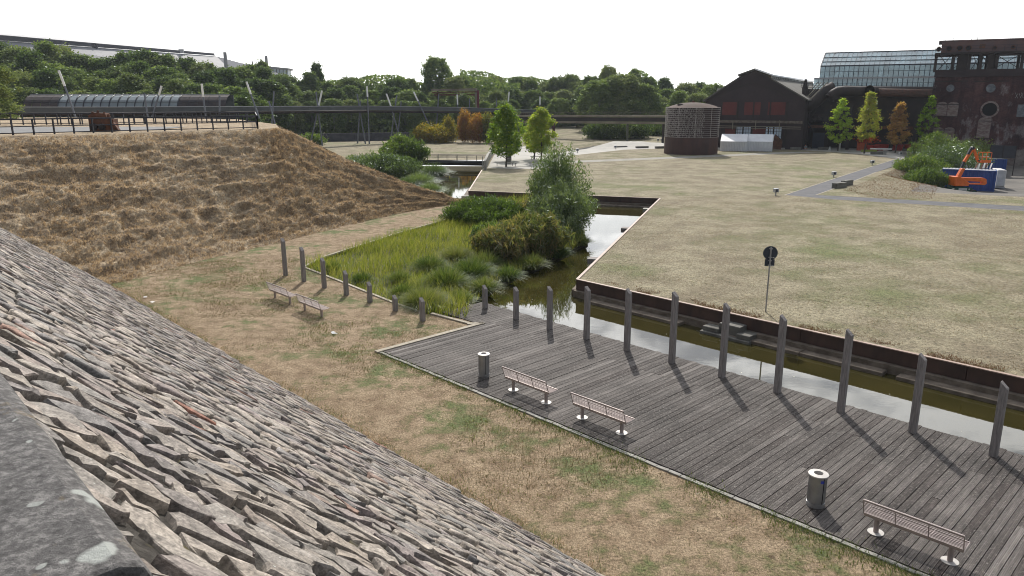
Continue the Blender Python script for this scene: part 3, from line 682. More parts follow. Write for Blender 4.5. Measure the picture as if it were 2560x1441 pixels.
# seeds in slope coordinates: u along the toe, w up the slope (0 at toe)
SL = TOE*math.sqrt(1+SS*SS)
CU, CW = .44, .205                       # cells are long and narrow, laid askew to the slope
ASP = CU/CW; RA = math.radians(38)
E1 = (-math.cos(RA), -math.sin(RA)); E2 = (-math.sin(RA), math.cos(RA))      # in (u, w): away from A and down the slope
rs = random.Random(5)
near = []; far = []; seeds = {}
camn = Vector((0, 0, CAMH))
def eye(u, w):
    p = ORG + SU*u - SV*w; return (p-camn).length, p
WARP = lambda p_, q_: (vnoise(p_, q_, 1.7, 77)-.5, vnoise(p_, q_, 1.7, 78)-.5)
def seed(i, j):
    k_ = (i, j)
    if k_ not in seeds:
        r_ = random.Random(i*7919+j*104729+17)
        x_ = (i+.5*(j % 2)+r_.uniform(-.46, .46))*CU; y_ = (j+r_.uniform(-.46, .46))*CW
        if r_.random() < .13: y_ += CW*.6; x_ += CU*.3
        w_ = WARP(x_*.7, y_*.7); seeds[k_] = (x_+float(w_[0])*.9, y_+float(w_[1])*.5)
    return seeds[k_]
for i in range(-170, 40):
    for j in range(-130, 290):
        p_, q_ = (i+.5*(j % 2))*CU, j*CW
        su = p_*E1[0]+q_*E2[0]; sw = p_*E1[1]+q_*E2[1]
        if sw < -.1 or sw > SL or su < -6 or su > 64: continue
        p_, q_ = seed(i, j); su = p_*E1[0]+q_*E2[0]; sw = p_*E1[1]+q_*E2[1]
        if sw < .05 or sw > SL-.1: continue
        dist, p = eye(su, sw)
        v_ = p - camn; yy = v_.y*CP - v_.z*SP
        if yy < .3: continue
        sx = v_.x/yy*FPX; sy = (-v_.y*SP - v_.z*CP)/yy*FPX
        if sx < -1550 or sx > 700 or sy > 950: continue
        X, Y = p_, q_*ASP
        poly = [(X-1, Y-1), (X+1, Y-1), (X+1, Y+1), (X-1, Y+1)]
        for di in (-2, -1, 0, 1, 2):
            for dj in (-2, -1, 0, 1, 2):
                if di == dj == 0: continue
                q = seed(i+di, j+dj); qx, qy = q[0], q[1]*ASP
                poly = clip(poly, (X+qx)/2, (Y+qy)/2, qx-X, qy-Y)
                if len(poly) < 3: break
            if len(poly) < 3: break
        if len(poly) < 3: continue
        r_ = random.Random(i*31+j*1009); big = r_.random()
        gap = r_.uniform(.014, .036) if big > .12 else r_.uniform(.05, .12)
        cx = sum(a_[0] for a_ in poly)/len(poly); cy = sum(a_[1] for a_ in poly)/len(poly)
        pts = []
        for (a_, b_) in poly:
            L_ = math.hypot(a_-cx, b_-cy) or 1; k_ = max(.3, 1-gap*1.6/L_)*r_.uniform(.93, 1.02)
            P_ = cx+(a_-cx)*k_; Q__ = (cy+(b_-cy)*k_)/ASP
            pts.append((P_*E1[0]+Q__*E2[0], P_*E1[1]+Q__*E2[1]))
        pp = []
        for p_1 in pts:
            if not pp or math.hypot(p_1[0]-pp[-1][0], p_1[1]-pp[-1][1]) > .03: pp.append(p_1)
        if len(pp) > 3 and math.hypot(pp[0][0]-pp[-1][0], pp[0][1]-pp[-1][1]) < .03: pp.pop()
        if len(pp) < 3: continue
        (near if dist < 17 else far).append((dist, su, sw, pp, r_.random()))
def stone_geo(su, sw, pp, rich, rnd):
    """top face, chamfer ring, wall ring sunk into the mortar"""
    r2 = random.Random(int(rnd*1e9)); n = len(pp)
    if rich:                                 # split edges so that outlines are irregular
        q = []
        for i in range(n):
            a, b = pp[i], pp[(i+1) % n]; q.append(a); L = math.hypot(b[0]-a[0], b[1]-a[1])
            if L > .10:
                k = r2.uniform(.35, .65); o = r2.uniform(-.06, .05)*L; nx_, ny_ = (b[1]-a[1])/L, -(b[0]-a[0])/L
                q.append((a[0]+(b[0]-a[0])*k+nx_*o, a[1]+(b[1]-a[1])*k+ny_*o))
        pp = q; n = len(pp)
    cx = sum(p[0] for p in pp)/n; cy = sum(p[1] for p in pp)/n
    h0 = r2.uniform(.02, .07); tx = r2.gauss(0, .045); ty = r2.gauss(0, .05)
    V = []
    def P3(x, y, h): return ORG + SU*x - SV*y + SN*h
    top = []
    for (x, y) in pp:
        xx = cx+(x-cx)*.955; yy = cy+(y-cy)*.955
        h = h0 + tx*(x-cx) - ty*(y-cy)
        top.append(P3(xx, yy, h+r2.uniform(-.008, .008)*(2 if rich else 1)))
    mid = [P3(x, y, h0 + tx*(x-cx) - ty*(y-cy) - r2.uniform(.006, .018)) for (x, y) in pp]
    low = [P3(cx+(x-cx)*1.03, cy+(y-cy)*1.03, -.03) for (x, y) in pp]
    V = top + mid + low; F = []
    if rich:
        V.append(P3(cx+r2.uniform(-.03, .03), cy+r2.uniform(-.02, .02), h0+r2.uniform(0, .018))); c = len(V)-1
        F += [(i, (i+1) % n, c) for i in range(n)]
    else: F.append(tuple(range(n)))
    for i in range(n):
        j = (i+1) % n; F += [(n+i, n+j, j, i), (2*n+i, 2*n+j, n+j, n+i)]
    return V, F
near.sort(key=lambda t: t[0]); parts_, rest = near[:290], near[290:]
for dist, su, sw, pp, rnd in parts_:
    V, F = stone_geo(su, sw, pp, True, rnd)
    c0 = ORG + SU*su - SV*sw
    me = bpy.data.meshes.new('stone'); me.from_pydata([v_-c0 for v_ in V], [], F); me.update()
    a = me.attributes.new('tint', 'FLOAT', 'POINT'); a.data.foreach_set('value', [0.0]*len(V))
    o = link('stone', me, m_stone, base, local=True); o.location = c0
VV = []; LL = []; CC = []; TT = []
for dist, su, sw, pp, rnd in rest+far:
    V, F = stone_geo(su, sw, pp, dist < 14, rnd); b = len(VV); VV += V; TT += [rnd]*len(V)
    for f in F: LL += [i+b for i in f]; CC.append(len(f))
me = np_mesh('stones', np.array([tuple(v_) for v_ in VV]), LL, CC, TT)
o = link('stones', me, m_stone, base); tag(o, kind='stuff')
# granite coping, out of focus at the lower left
CN, CZ = .305, CAMH-.72
cop = empty('coping', TAN(1, .2, CZ), label='dark granite coping blocks with pale lichen at the lower left corner', cat='coping')
def copblock(a0, a1, dz=0, dn=0):
    mb = MB(); n0, n1 = -.5, CN+dn; z1 = CZ+dz
    prof = [(n0, z1), (n1-.05, z1), (n1-.012, z1-.018), (n1, z1-.05), (n1-.01, z1-.30), (n0, z1-.30)]
    mb.extr([TAN(a0, n_, z_) for n_, z_ in prof], TA*(a1-a0)); o = mb.build('coping_block', m_granite, cop)
    bv = o.modifiers.new('b', 'BEVEL'); bv.width = .012; bv.segments = 2; return o
copblock(1.19, 2.42); copblock(2.44, 3.7); copblock(-.6, 1.175, -.035, -.03)
mb = MB(); mb.extr([TAN(-2, n_, z_) for n_, z_ in [(-.5, CZ-.3), (CN-.06, CZ-.3), (CN-.06, (TOE-CN)*SS-.3), (-.5, (TOE-CN)*SS-.3)]], TA*40)
tag(mb.build('parapet_wall', m_mortar), 'rubble wall carrying the granite coping', 'wall')

# ================================================================== DECK
deck = empty('boardwalk', AB(12, 19, 0), label='grey weathered boardwalk of diagonal planks beside the canal', cat='deck')
PLW, PLH = .2, .045
angB = math.atan2(B.y, B.x)
unit = {}
def plank(a, n0, n1, dz):
    L = round((n1-n0)*20)/20
    if L not in unit:
        mb = MB(); mb.boxb((0, 0, 0), (L/2-.003, 0, 0), (0, PLW/2-.008, 0), (0, 0, PLH/2)); me = bpy.data.meshes.new('plank'); me.from_pydata(mb.v, [], mb.f)
        bm = bmesh.new(); bm.from_mesh(me); bmesh.ops.recalc_face_normals(bm, faces=bm.faces); bm.to_mesh(me); bm.free(); me.materials.append(m_plank); unit[L] = me
    o = bpy.data.objects.new('plank', unit[L]); COL.objects.link(o); o.parent = deck
    p = AB(a, (n0+n1)/2, dz-PLH/2) - deck.location; o.location = p
    o.rotation_euler = (rs.uniform(-.006, .006), rs.uniform(-.002, .002), angB+rs.uniform(-.0015, .0015))
NR = int((26.2-.8)/PLW)
for r in range(NR):
    a = .9+PLW*(r+.5)
    n0 = 15.60
    if a > 23.3: n0 = 20.75 + (a-23.3)*.0
    cut = 21.2 + (.0 if (r//9) % 2 else .1)
    if n0 < 20:
        if r % 3 == 0:
            j = round((n0 + rs.choice([1.9, 2.6, 3.4, 4.1]))*20)/20; segs = [(n0, j), (j, cut)]
        else: segs = [(n0, cut)]
    else: segs = [(n0, cut)]
    segs.append((cut, 23.25 + rs.choice([0, 0, .05])))
    for s0, s1 in segs: plank(a, s0, s1, rs.uniform(-.004, .006))
mb = MB()
for nn in (15.7, 17.4, 19.2, 21.1, 23.1): mb.bar(AB(.9, nn, -.16), AB(23.2 if nn < 20.5 else 26.2, nn, -.16), .08, .2)
mb.build('joist', m_post, deck)
mb = MB(); mb.bar(AB(23.42, 15.35, -.02), AB(23.42, 20.95, -.02), .22, .12); mb.bar(AB(23.34, 20.9, -.02), AB(23.8, 20.35, -.02), .2, .12); mb.bar(AB(23.8, 20.45, -.02), AB(26.2, 20.25, -.02), .18, .12)
kd = tag(mb.build('deck_kerb', m_kerb), 'pale concrete kerb edging the left end of the boardwalk', 'kerb')
ks = empty('kerb_row', AB(10, 15.48, 0), label='row of narrow grey kerb stones between grass and boardwalk', cat='kerb')
for i in range(60):
    a = .5+i*.38; mb = MB(); mb.bar(AB(a+.01, 15.47+rs.uniform(-.01, .01), -.05+rs.uniform(0, .02)), AB(a+.37, 15.47+rs.uniform(-.01, .01), -.05+rs.uniform(0, .02)), .12, .10); mb.build('kerb_stone', m_conclight, ks)

# timber posts with slanted tops
def post(px, py, ty, z0, lab, grp, w=.2):
    b = G(px, py, z0); h = D(px, ty, b.y).z - z0; e = empty('timber_post', b, label=lab, cat='post', group=grp)
    mb = MB(); x = A*(w/2); y = B*(w/2); jt = rs.uniform(-.02, .02)
    tw = Vector((rs.uniform(-.02, .02), rs.uniform(-.02, .02), 0))
    c4 = [(-1, -1), (1, -1), (1, 1), (-1, 1)]; vs = []
    for lv in range(5):
        for sx, sy in c4:
            t = lv/4; zt = -.25 + (h+.25)*t
            if lv == 4: zt = h - (.0 if sx > 0 else w*.9)
            vs.append(b + x*sx*(1-.04*t) + y*sy*(1-.04*t) + tw*t + Vector((0, 0, zt)))
    fs = [(3, 2, 1, 0), (16, 17, 18, 19)]
    for lv in range(4):
        for i in range(4): j = (i+1) % 4; fs.append((lv*4+i, lv*4+j, lv*4+4+j, lv*4+4+i))
    mb.add(vs, fs); o = mb.build('shaft', m_post, e)
    bv = o.modifiers.new('b', 'BEVEL'); bv.width = .012; bv.segments = 1
    return e
o_ = ['leftmost', 'second', 'third', 'fourth', 'fifth', 'middle', 'fifth from the right of', 'fourth from the right of', 'third from the right of', 'second from the right of', 'rightmost']
dl = ['short weathered post at the left tip of the boardwalk', 'second post from the left on the boardwalk edge', 'post on the boardwalk edge with the bush reflection behind it',
      'post in front of the steel corner of the canal wall', 'fifth boardwalk post from the left, just right of the wall corner', 'boardwalk post directly above the second deck bench',
      'boardwalk post in front of the stepped concrete blocks', 'boardwalk post right below the back of the round road sign', 'third boardwalk post from the right edge of the photo',
      'second boardwalk post from the right, mossy at its foot', 'rightmost boardwalk post with pale grooved timber']
for (px, py, ty), lab in zip([(1213, 770, 713), (1290, 797, 718), (1374, 822, 716), (1466, 847, 716), (1567, 876, 722), (1679, 907, 730), (1804, 942, 758), (1943, 981, 788), (2101, 1030, 824), (2281, 1081, 885), (2483, 1140, 955)], dl):
    post(px, py, ty, 0, lab, 'timber posts along the boardwalk edge')
ll = ['tallest grass post, farthest left behind the two benches', 'second tallest grass post, next to the tallest', 'third grass post from the left', 'fourth grass post from the left, middle of the row',
      'fifth grass post from the left, at the marsh kerb', 'shortest grass post in front of the small tussock', 'last grass post, in front of the bright green tussock']
for (px, py, ty), lab in zip([(714, 688, 596), (760, 704, 618), (811, 720, 645), (866, 739, 677), (925, 757, 705), (989, 779, 738), (1057, 803, 744)], ll):
    post(px, py, ty, -.04, lab, 'timber posts standing in the dry grass')

# benches: wire seats on two tubular legs
def make_bench(label, group):
    e = empty('park_bench', (0, 0, 0), label=label, cat='bench', group=group); L = 2.02
    # x along the bench, y forward (towards the water)
    f = MB()
    for x in (-L/2, -L/6, L/6, L/2):
        f.tube([(x, -.30, .83), (x, -.19, .47), (x, -.15, .425), (x, -.10, .41), (x, .24, .44)], .012, 6)
    f.tube([(-L/2, -.30, .83), (L/2, -.30, .83)], .024, 8)
    f.bar((-L/2, -.16, .425), (L/2, -.16, .425), .03, .075); f.bar((-L/2, .24, .44), (L/2, .24, .44), .02, .03)
    f.build('frame', m_stain, e, True)
    s = MB()
    for k in range(9):
        t = (k+.6)/9.4; y = -.19 + (-.30+.19)*t; z = .47+(.83-.47)*t; s.tube([(-L/2, y, z), (L/2, y, z)], .0095, 5)
    s.build('backrest', m_stain, e, True)
    s = MB()
    for k in range(10):
        y = -.12+.345*(k+.5)/10; s.tube([(-L/2, y, .43), (L/2, y, .43)], .0095, 5)
    s.build('seat', m_stain, e, True)
    for x in (-.76, .76):
        l = MB(); l.cyl((x, -.02, .0), (x, -.02, .40), .057, n=14); lo = l.build('leg', m_stain, e, True, smooth=True)
        p = MB(); p.cyl((x, -.02, .0), (x, -.02, .012), .175, n=22); p.build('base_plate', m_lid, lo, True)
    return e
b0 = make_bench('wire bench on the deck, right of the slim litter bin', 'wire benches on the boardwalk')
angA = math.atan2(-A.y, -A.x)      # bench x axis runs away from A so that +y points to the water
def benchpos(p1, p2, z):
    a, b = G(*p1, z), G(*p2, z); c = (a+b)/2; return Vector((c.x, c.y, z))
def place_bench(o, p1, p2, z):
    o.location = benchpos(p1, p2, z); o.rotation_euler = (0, 0, angA); return o
place_bench(b0, (1283, 973), (1368, 1008), .004)
place_bench(copy_tree(b0, label='wire bench in the middle of the deck'), (1455, 1042), (1557, 1084), .004)
place_bench(copy_tree(b0, label='large near wire bench at the lower right corner of the deck'), (2184, 1328), (2382, 1405), .004)
gl = 'wire benches standing in the dry grass'
place_bench(copy_tree(b0, label='left one of the two benches in the grass', group=gl), (688, 747), (727, 759), -.06)
place_bench(copy_tree(b0, label='right one of the two benches in the grass', group=gl), (763, 778), (806, 793), -.06)

# litter bins
def make_bin(label):
    e = empty('litter_bin', (0, 0, 0), label=label, cat='litter bin', group='steel litter bins on the deck')
    m = MB(); m.lathe([(.0, .0), (.195, .0), (.195, .10), (.180, .105), (.180, .11)], 32); m.build('foot_ring', m_stain2, e, True, smooth=True)
    m = MB(); m.lathe([(.185, .11), (.19, .12), (.19, .80), (.185, .81)], 40)
    for k in range(60):
        t = 2*PI*k/60; m.box((math.cos(t)*.191, math.sin(t)*.191, .46), (.004, .007, .66), t)
    m.build('body', m_stain2, e, True)
    m = MB(); m.lathe([(.095, .70), (.095, .835), (.10, .845), (.215, .83), (.22, .815), (.22, .80), (.185, .795)], 40); m.build('lid', m_lid, e, True, smooth=True)
    m = MB(); m.lathe([(0, .72), (.096, .72)], 24); m.build('opening', m_black, e, True)
    m = MB(); m.box((.06, -.187, .45), (.012, .012, .66), 0); m.build('door_edge', m_black, e, True)
    return e
bin0 = make_bin('slim steel litter bin left of the first deck bench'); bin0.location = G(1210, 940, .005)
b2 = copy_tree(bin0, label='larger looking litter bin near the lower right deck edge', loc=G(2038, 1262, .005)); 
st = MB(); st.box((.02, -.197, .70), (.07, .006, .07)); st.build('blue_sticker', simple('sticker_blue', (.05, .07, .45)), b2, True)
for c in b2.children: c.scale = (1.08, 1.08, 1.0)

# road sign seen from behind
sg = G(1914, 780, LZ); e = empty('road_sign', sg, label='back of a round road sign with a small plate on a thin pole', cat='road sign')
topz = D(1929, 617, sg.y).z; m = MB(); m.cyl(sg-Vector((0, 0, .2)), Vector((sg.x, sg.y, topz-.02)), .032, n=12); m.build('pole', m_stain2, e, smooth=True)
def disc(c, nrm, r, th, n=40):
    m = MB(); nrm = Vector(nrm).normalized(); m.cyl(Vector(c)-nrm*th/2, Vector(c)+nrm*th/2, r, n=n); return m
cd = D(1930, 633, sg.y+.06); nf = Vector((-.12, -1, 0)).normalized()
disc(Vector((sg.x, sg.y, cd.z))-nf*.05, nf, .305, .012).build('round_panel', m_sign, e)
c2 = D(1927, 657, sg.y+.06); sx = Vector((-nf.y, nf.x, 0)); 
m = MB(); m.boxb(Vector((sg.x, sg.y, c2.z))-nf*.05, sx*.205, nf*.006, Vector((0, 0, .15))); m.build('square_panel', m_sign, e)
for zc in (cd.z+.2, cd.z-.18, c2.z+.1, c2.z-.1):
    m = MB(); m.boxb(Vector((sg.x, sg.y, zc))-nf*.01, sx*.07, nf*.045, Vector((0, 0, .018))); m.build('clamp', m_stain2, e)
for dx_, zc in ((.14, cd.z-.19), (.13, c2.z-.11)):
    m = MB(); m.boxb(Vector((sg.x, sg.y, zc))+sx*dx_-nf*.035+nf*.002, sx*.035, nf*.003, Vector((0, 0, .015))); m.build('sticker', m_white, e)

# scraps of paper
for (px, py, z, s_), lab in zip([(838, 833, 0, .2), (290, 664, .1, .3), (380, 757, 0, .13), (362, 744, 0, .13)], ['white paper scrap in the middle of the near grass', 'crumpled white scrap by the straw bank', 'flat white scrap near the foot of the stone slope', 'pale scrap just above the flat one']):
    c = G(px, py, z); m = MB(); n = 9; vs = [c+Vector((rs.uniform(-s_, s_), rs.uniform(-s_, s_), rs.uniform(.0, s_*.45))) for _ in range(n)]
    m.add(vs, [(0, 1, 2), (2, 3, 4), (4, 5, 6), (6, 7, 8), (1, 3, 5)]); tag(m.build('paper_scrap', m_paper), lab, 'litter')

# ================================================================== CANAL WALLS
def wall_run(p, q, inward, name_lab, ledges, e):
    p = Vector(p); q = Vector(q); d = (q-p).normalized(); n = Vector(inward).normalized()
    L = (q-p).length; nseg = max(1, round(L/6.0))
    for k in range(nseg):
        a = p+d*(L*k/nseg); b = p+d*(L*(k+1)/nseg - .02)
        m = MB(); m.boxb((a+b)/2+n*.02+Vector((0, 0, -.25)), (b-a)/2, n*.03, Vector((0, 0, .26))); m.build('steel_panel', m_steelrust, e)
    m = MB(); m.boxb((p+q)/2+n*.0+Vector((0, 0, .028)), (q-p)/2, n*.075, Vector((0, 0, .018))); m.build('steel_coping', m_steeltop, e)
    m = MB(); m.boxb((p+q)/2+n*.12+Vector((0, 0, -.95)), (q-p)/2, n*.16, Vector((0, 0, .42))); m.build('ledge', m_conc, e)
    for s0, s1 in ledges:
        m = MB(); a = p+d*s0+n*.50; b = p+d*s1+n*.50; m.boxb((a+b)/2+Vector((0, 0, -1.0)), (b-a)/2, n*.24, Vector((0, 0, .28))); o = m.build('bench_ledge', m_conc, e)
        bv = o.modifiers.new('b', 'BEVEL'); bv.width = .02
Ap = -A
cw = empty('canal_wall', C1, label='rusty steel canal wall with stepped concrete ledges opposite the deck', cat='canal wall')
wall_run(C1, C1+Ap*60, -B, '', [(1.3, 6.7), (9.15, 12.3), (12.32, 15.48), (15.95, 19.2), (19.22, 24), (24.02, 31), (31.1, 40), (40.1, 55)], cw)
def along_wall(s, off, z): return C1+Ap*s-B*off+Vector((0, 0, z))
cb_ = empty('step_blocks', along_wall(11, .5, -.6), label='three stepped concrete blocks against the steel canal wall', cat='steps')
def blk(s0, s1, o0, o1, z0, z1):
    m = MB(); m.boxb(along_wall((s0+s1)/2, (o0+o1)/2, (z0+z1)/2), A*((s1-s0)/2), B*((o1-o0)/2), Vector((0, 0, (z1-z0)/2))); o = m.build('block', m_conc2, cb_); bv = o.modifiers.new('b', 'BEVEL'); bv.width = .02
s1_ = 7.9
blk(s1_, s1_+2.35, .06, .95, -1.2, -.74); blk(s1_+.04, s1_+.82, .08, .80, -.74, -.55); blk(s1_+.75, s1_+1.75, .07, .66, -.74, -.30); blk(s1_+1.7, s1_+2.32, .08, .85, -.74, -.53)
inw = Vector((-(C2-C1).y, (C2-C1).x, 0)).normalized()
cw2 = empty('canal_wall', C2, label='long steel canal wall running away to the basin corner', cat='canal wall')
wall_run(C1, C2, inw, '', [], cw2)
cw3 = empty('canal_wall', C3, label='far steel wall closing the canal basin behind the tall willow', cat='canal wall')
inw3 = Vector(((C3-C2).y, -(C3-C2).x, 0)).normalized()*-1
if inw3.y > 0: inw3 = -inw3
wall_run(C2, C3, inw3, '', [(.5, 21)], cw3)
cw4 = empty('canal_wall', C4, label='short steel wall leading from the basin to the footbridge', cat='canal wall')
wall_run(C3, C4, (-.95, .2, 0), '', [(1, 8)], cw4)
for px, py, lab in ((1486, 652, 'dark timber block jutting from the near part of the long canal wall'), (1566, 575, 'dark timber block halfway along the long canal wall'), (1618, 526, 'pale small block near the basin corner'), (1165, 494, 'pale block by the far basin corner at the left')):
    c = G(px, py, LZ-.25); m = MB(); m.boxb(c+inw*.05, (C2-C1).normalized()*.35, inw*.30, Vector((0, 0, .16))); tag(m.build('fender_block', m_post if 'timber' in lab else m_conclight), lab, 'fender block')

# ================================================================== VEGETATION
def leaf_mesh(name, C, size, flat=.3, aspect=.62, droop=None, elong=1.0):
    """one rhombic leaf per centre"""
    N = len(C); U = rng.normal(0, 1, (N, 3)); U[:, 2] *= flat if flat else 1
    if droop is not None: U = U*.45 + droop
    U /= np.linalg.norm(U, axis=1)[:, None]+1e-9
    R = rng.normal(0, 1, (N, 3)); Wd = np.cross(U, R); Wd /= np.linalg.norm(Wd, axis=1)[:, None]+1e-9
    s = (size*rng.uniform(.65, 1.3, N))[:, None]; U = U*s*.5*elong; Wd = Wd*s*.5*aspect
    V = np.stack([C-U, C+Wd-U*.1, C+U, C-Wd-U*.1], 1).reshape(-1, 3)
    loops = np.arange(4*N); return np_mesh(name, V, loops, np.full(N, 4), np.repeat(rng.uniform(0, .999, N), 4))
def clumps(K, prof, H, R, per, cr, shell=.45, z0=.12, zpow=.9, flat=.75, sx=1.0):
    """K leaf clumps inside the envelope R*prof(t), t = height share"""
    t = rng.uniform(0, 1, K)**zpow; a = rng.uniform(0, 2*PI, K); r = prof(t)*R*np.sqrt(rng.uniform(shell**2, 1, K))
    r = r*(.62+.66*vnoise(np.cos(a)*1.6+5, np.sin(a)*1.6+t*4.5, 1.0, int(rng.integers(1, 9999))))
    c = np.stack([np.cos(a)*r*sx, np.sin(a)*r, (z0+(1-z0)*t)*H], 1)
    crr = cr*rng.uniform(.6, 1.35, K)
    P = np.repeat(c, per, 0) + rng.normal(0, 1, (K*per, 3))*np.repeat(crr, per)[:, None]*[.55, .55, .55*flat]
    return c, P
def trunk_mb(H, r, limbs, lean=(0, 0), bend=.1, top=.85):
    m = MB(); pts = [Vector((lean[0]*t+bend*math.sin(5*t), lean[1]*t, H*t*top-.15)) for t in np.linspace(0, 1, 7)]
    m.tube(pts, [r*(1-.85*t)+.01 for t in np.linspace(0, 1, 7)], 8)
    for c in limbs:
        c = Vector(c); k = min(5, max(1, int(6*max(.15, (c.z/H-.18))))); p0 = pts[k]
        if p0.z > c.z: p0 = pts[max(0, k-1)]
        mid = p0.lerp(c, .5)+Vector((0, 0, .05*H*.3)); m.tube([p0, mid, c], [r*.35*(1-k/8), r*.2, r*.06], 5)
    return m
def make_tree(H, R, prof, K, per, cr, size, mat, bark, name='tree', r0=.14, z0=.12, label=None, group=None, loc=(0, 0, 0), extra=None, cat='tree', **kw):
    e = empty(name, loc, label=label, cat=cat, group=group)
    c, P = clumps(K, prof, H, R, per, cr, z0=z0, **kw)
    link('crown', leaf_mesh('crown', P, size), mat, e, True)
    if extra:
        for (k0, k1, mt, nm) in extra:
            sel = P[(P[:, 2] > k0*H) & (P[:, 2] < k1*H)][::2]+rng.normal(0, size*.6, (len(P[(P[:, 2] > k0*H) & (P[:, 2] < k1*H)][::2]), 3))
            link(nm, leaf_mesh(nm, sel, size), mt, e, True)
    li = c[rng.permutation(len(c))[:min(12, len(c))]]
    trunk_mb(H, r0, li).build('trunk', bark, e, True)
    return e
prof_round = lambda t: np.sqrt(np.clip(1-(2*t-.85)**2/1.45, .02, 1))
prof_birch = lambda t: np.clip(np.sin(PI*np.clip(t*.88+.08, 0, 1))**.6*(1.05-.22*t), .12, 1)
prof_cone = lambda t: np.clip((1-t)**.75*1.02*(.55+.6*np.minimum(1, t*5)), .05, 1)
protos = []
for k in range(8):
    mt = [m_forest, m_forest2, m_forest, m_forest, m_forest2, m_forest, m_forest, m_forest2][k]
    pf = [prof_birch, prof_round][k % 2]
    e = make_tree(10, [3.0, 3.6, 2.8, 3.3, 3.1, 3.7, 2.9, 3.5][k], pf, 190, 100, .62, .34, mt, m_palebark, 'tree', r0=.13, z0=.10, shell=.62, zpow=.8)
    protos.append(e)
used = set()
def put_tree(k, x, y, z, h, lab, grp, w=1.0):
    p = protos[k]; s = h/10.0; sc = (s*w, s*w, s)
    if k in used: o = copy_tree(p, loc=(x, y, z), rz=rs.uniform(0, 6.28), sc=sc)
    else: o = p; used.add(k); o.location = (x, y, z); o.rotation_euler = (0, 0, rs.uniform(0, 6.28)); o.scale = sc
    tag(o, lab, 'tree', grp); return o
def skyline(px):
    X = [-150, 0, 80, 130, 160, 240, 300, 350, 410, 470, 540, 600, 666, 760, 860, 950, 1060, 1130, 1200, 1300, 1420, 1520, 1600, 1700, 1780, 1850, 1950]
    Y = [110, 116, 106, 112, 132, 134, 136, 124, 138, 140, 154, 160, 172, 196, 194, 203, 200, 196, 200, 192, 198, 186, 192, 206, 222, 240, 250]
    return float(np.interp(px, X, Y))
rows = [
    # px from, to, step, depth, base z, share of skyline height, label, group
    (-190, 700, 38, 205, 4.0, 1.0, 'top row tree below the factory roof', 'trees in the wood below the factory'),
    (-190, 690, 50, 188, 1.5, .80, 'bushy tree halfway up the left wood', 'trees in the middle of the left wood'),
    (-170, 640, 54, 172, -1.0, .60, 'dark tree low in the left wood', 'trees behind the glazed canopy'),
    (-150, 620, 58, 160, -2.0, .38, 'tree at the foot of the left wood', 'trees at the foot of the left wood'),
    (640, 1190, 34, 232, .5, 1.0, 'skyline tree', 'skyline trees above the footbridge'),
    (610, 1260, 46, 214, .5, .72, 'dark second row tree', 'trees behind the light poles'),
    (600, 1290, 46, 200, .5, .40, 'slim front tree under the footbridge', 'trees rising behind the footbridge'),
    (1190, 1860, 30, 262, 1.5, 1.0, 'tall skyline tree', 'skyline trees in the middle wood'),
    (1180, 1830, 36, 240, 1.5, .72, 'dense tree of the middle wood', 'trees behind the pipe bridge'),
    (1200, 1800, 46, 222, 1.5, .42, 'shaded tree under the pipe bridge', 'trees at the edge of the middle wood')]
ZONES = [(0, 'cut off at the left edge'), (80, 'near the left edge'), (200, 'by the leftmost light pole'), (330, 'above the rusty machine'), (450, 'over the glazed canopy'), (580, 'by the canopy right end'), (730, 'above the railing corner'),
    (850, 'behind the crossed poles'), (960, 'behind the upright middle pole'), (1070, 'right of the middle pole'), (1200, 'around the rusty portal'), (1330, 'above the plane trees'), (1450, 'above the purple bridge leg'), (1560, 'left of the maple'), (1680, 'between maple and tank'), (9999, 'behind tank and hall')]
cnt = {}
for x0, x1, st_, dep, bz, share, lab, grp in rows:
    px = x0
    while px < x1:
        d = dep + rs.uniform(-5, 5); pxx = px + rs.uniform(-16, 16)
        top = skyline(pxx) + rs.choice([-10, -4, 0, 3, 6, 10]); base_y = 285
        py = base_y + (top-base_y)*share*rs.uniform(.93, 1.05)
        p = D(pxx, py, d); h = max(4.5, (p.z - bz)*.96)
        if p.x < -190: px += st_; continue
        zn = [z_ for z_ in ZONES if pxx < z_[0]][0][1]; cnt[(lab, zn)] = cnt.get((lab, zn), 0)+1
        ordn = ['', ', second', ', third', ', fourth', ', fifth', ', sixth', ', seventh', ', eighth', ', ninth'][min(8, cnt[(lab, zn)]-1)]
        put_tree(rs.randrange(8), p.x, d, bz, h, lab+' '+zn+ordn, grp, w=rs.uniform(.82, 1.08) if h > 13 else rs.uniform(1.0, 1.35))
        px += st_*rs.uniform(.8, 1.2)
# single standouts
for px, py, d, k, lab in [(1088, 150, 236, 3, 'tall lone tree standing above the skyline left of centre'), (1520, 170, 258, 1, 'tallest tree of the middle wood'), (1588, 178, 258, 6, 'slim treetop right of the tallest one'),
                          (790, 166, 240, 2, 'thin sparse treetop left of centre on the skyline'), (655, 160, 215, 4, 'light green treetop beside the slender chimney')]:
    p = D(px, py, d); put_tree(k, p.x, d, .5, p.z-.5, lab, 'single treetops on the skyline', .55 if k != 3 else .8)
# nearer dark trees behind the pipe bridge and willows beside
for px, py, d, k, w, lab in [(1560, 192, 205, 1, 1.25, 'large dark maple crown right behind the pipe bridge'), (1500, 205, 203, 3, 1.2, 'dark green tree left of the large maple'), (1610, 215, 204, 5, 1.1, 'broad tree between the large maple and the tank'),
                          (1700, 232, 208, 0, 1.1, 'tree directly behind the lettered tank'), (1745, 238, 190, 1, 1.1, 'tree between the tank and the brick hall'), (1785, 214, 215, 5, 1.0, 'tree touching the left slope of the brick hall roof'), (1160, 240, 190, 4, 1.0, 'small light green tree beside the rusty portal')]:
    p = D(px, py, d); put_tree(k, p.x, d, .5, p.z-.5, lab, None, w)
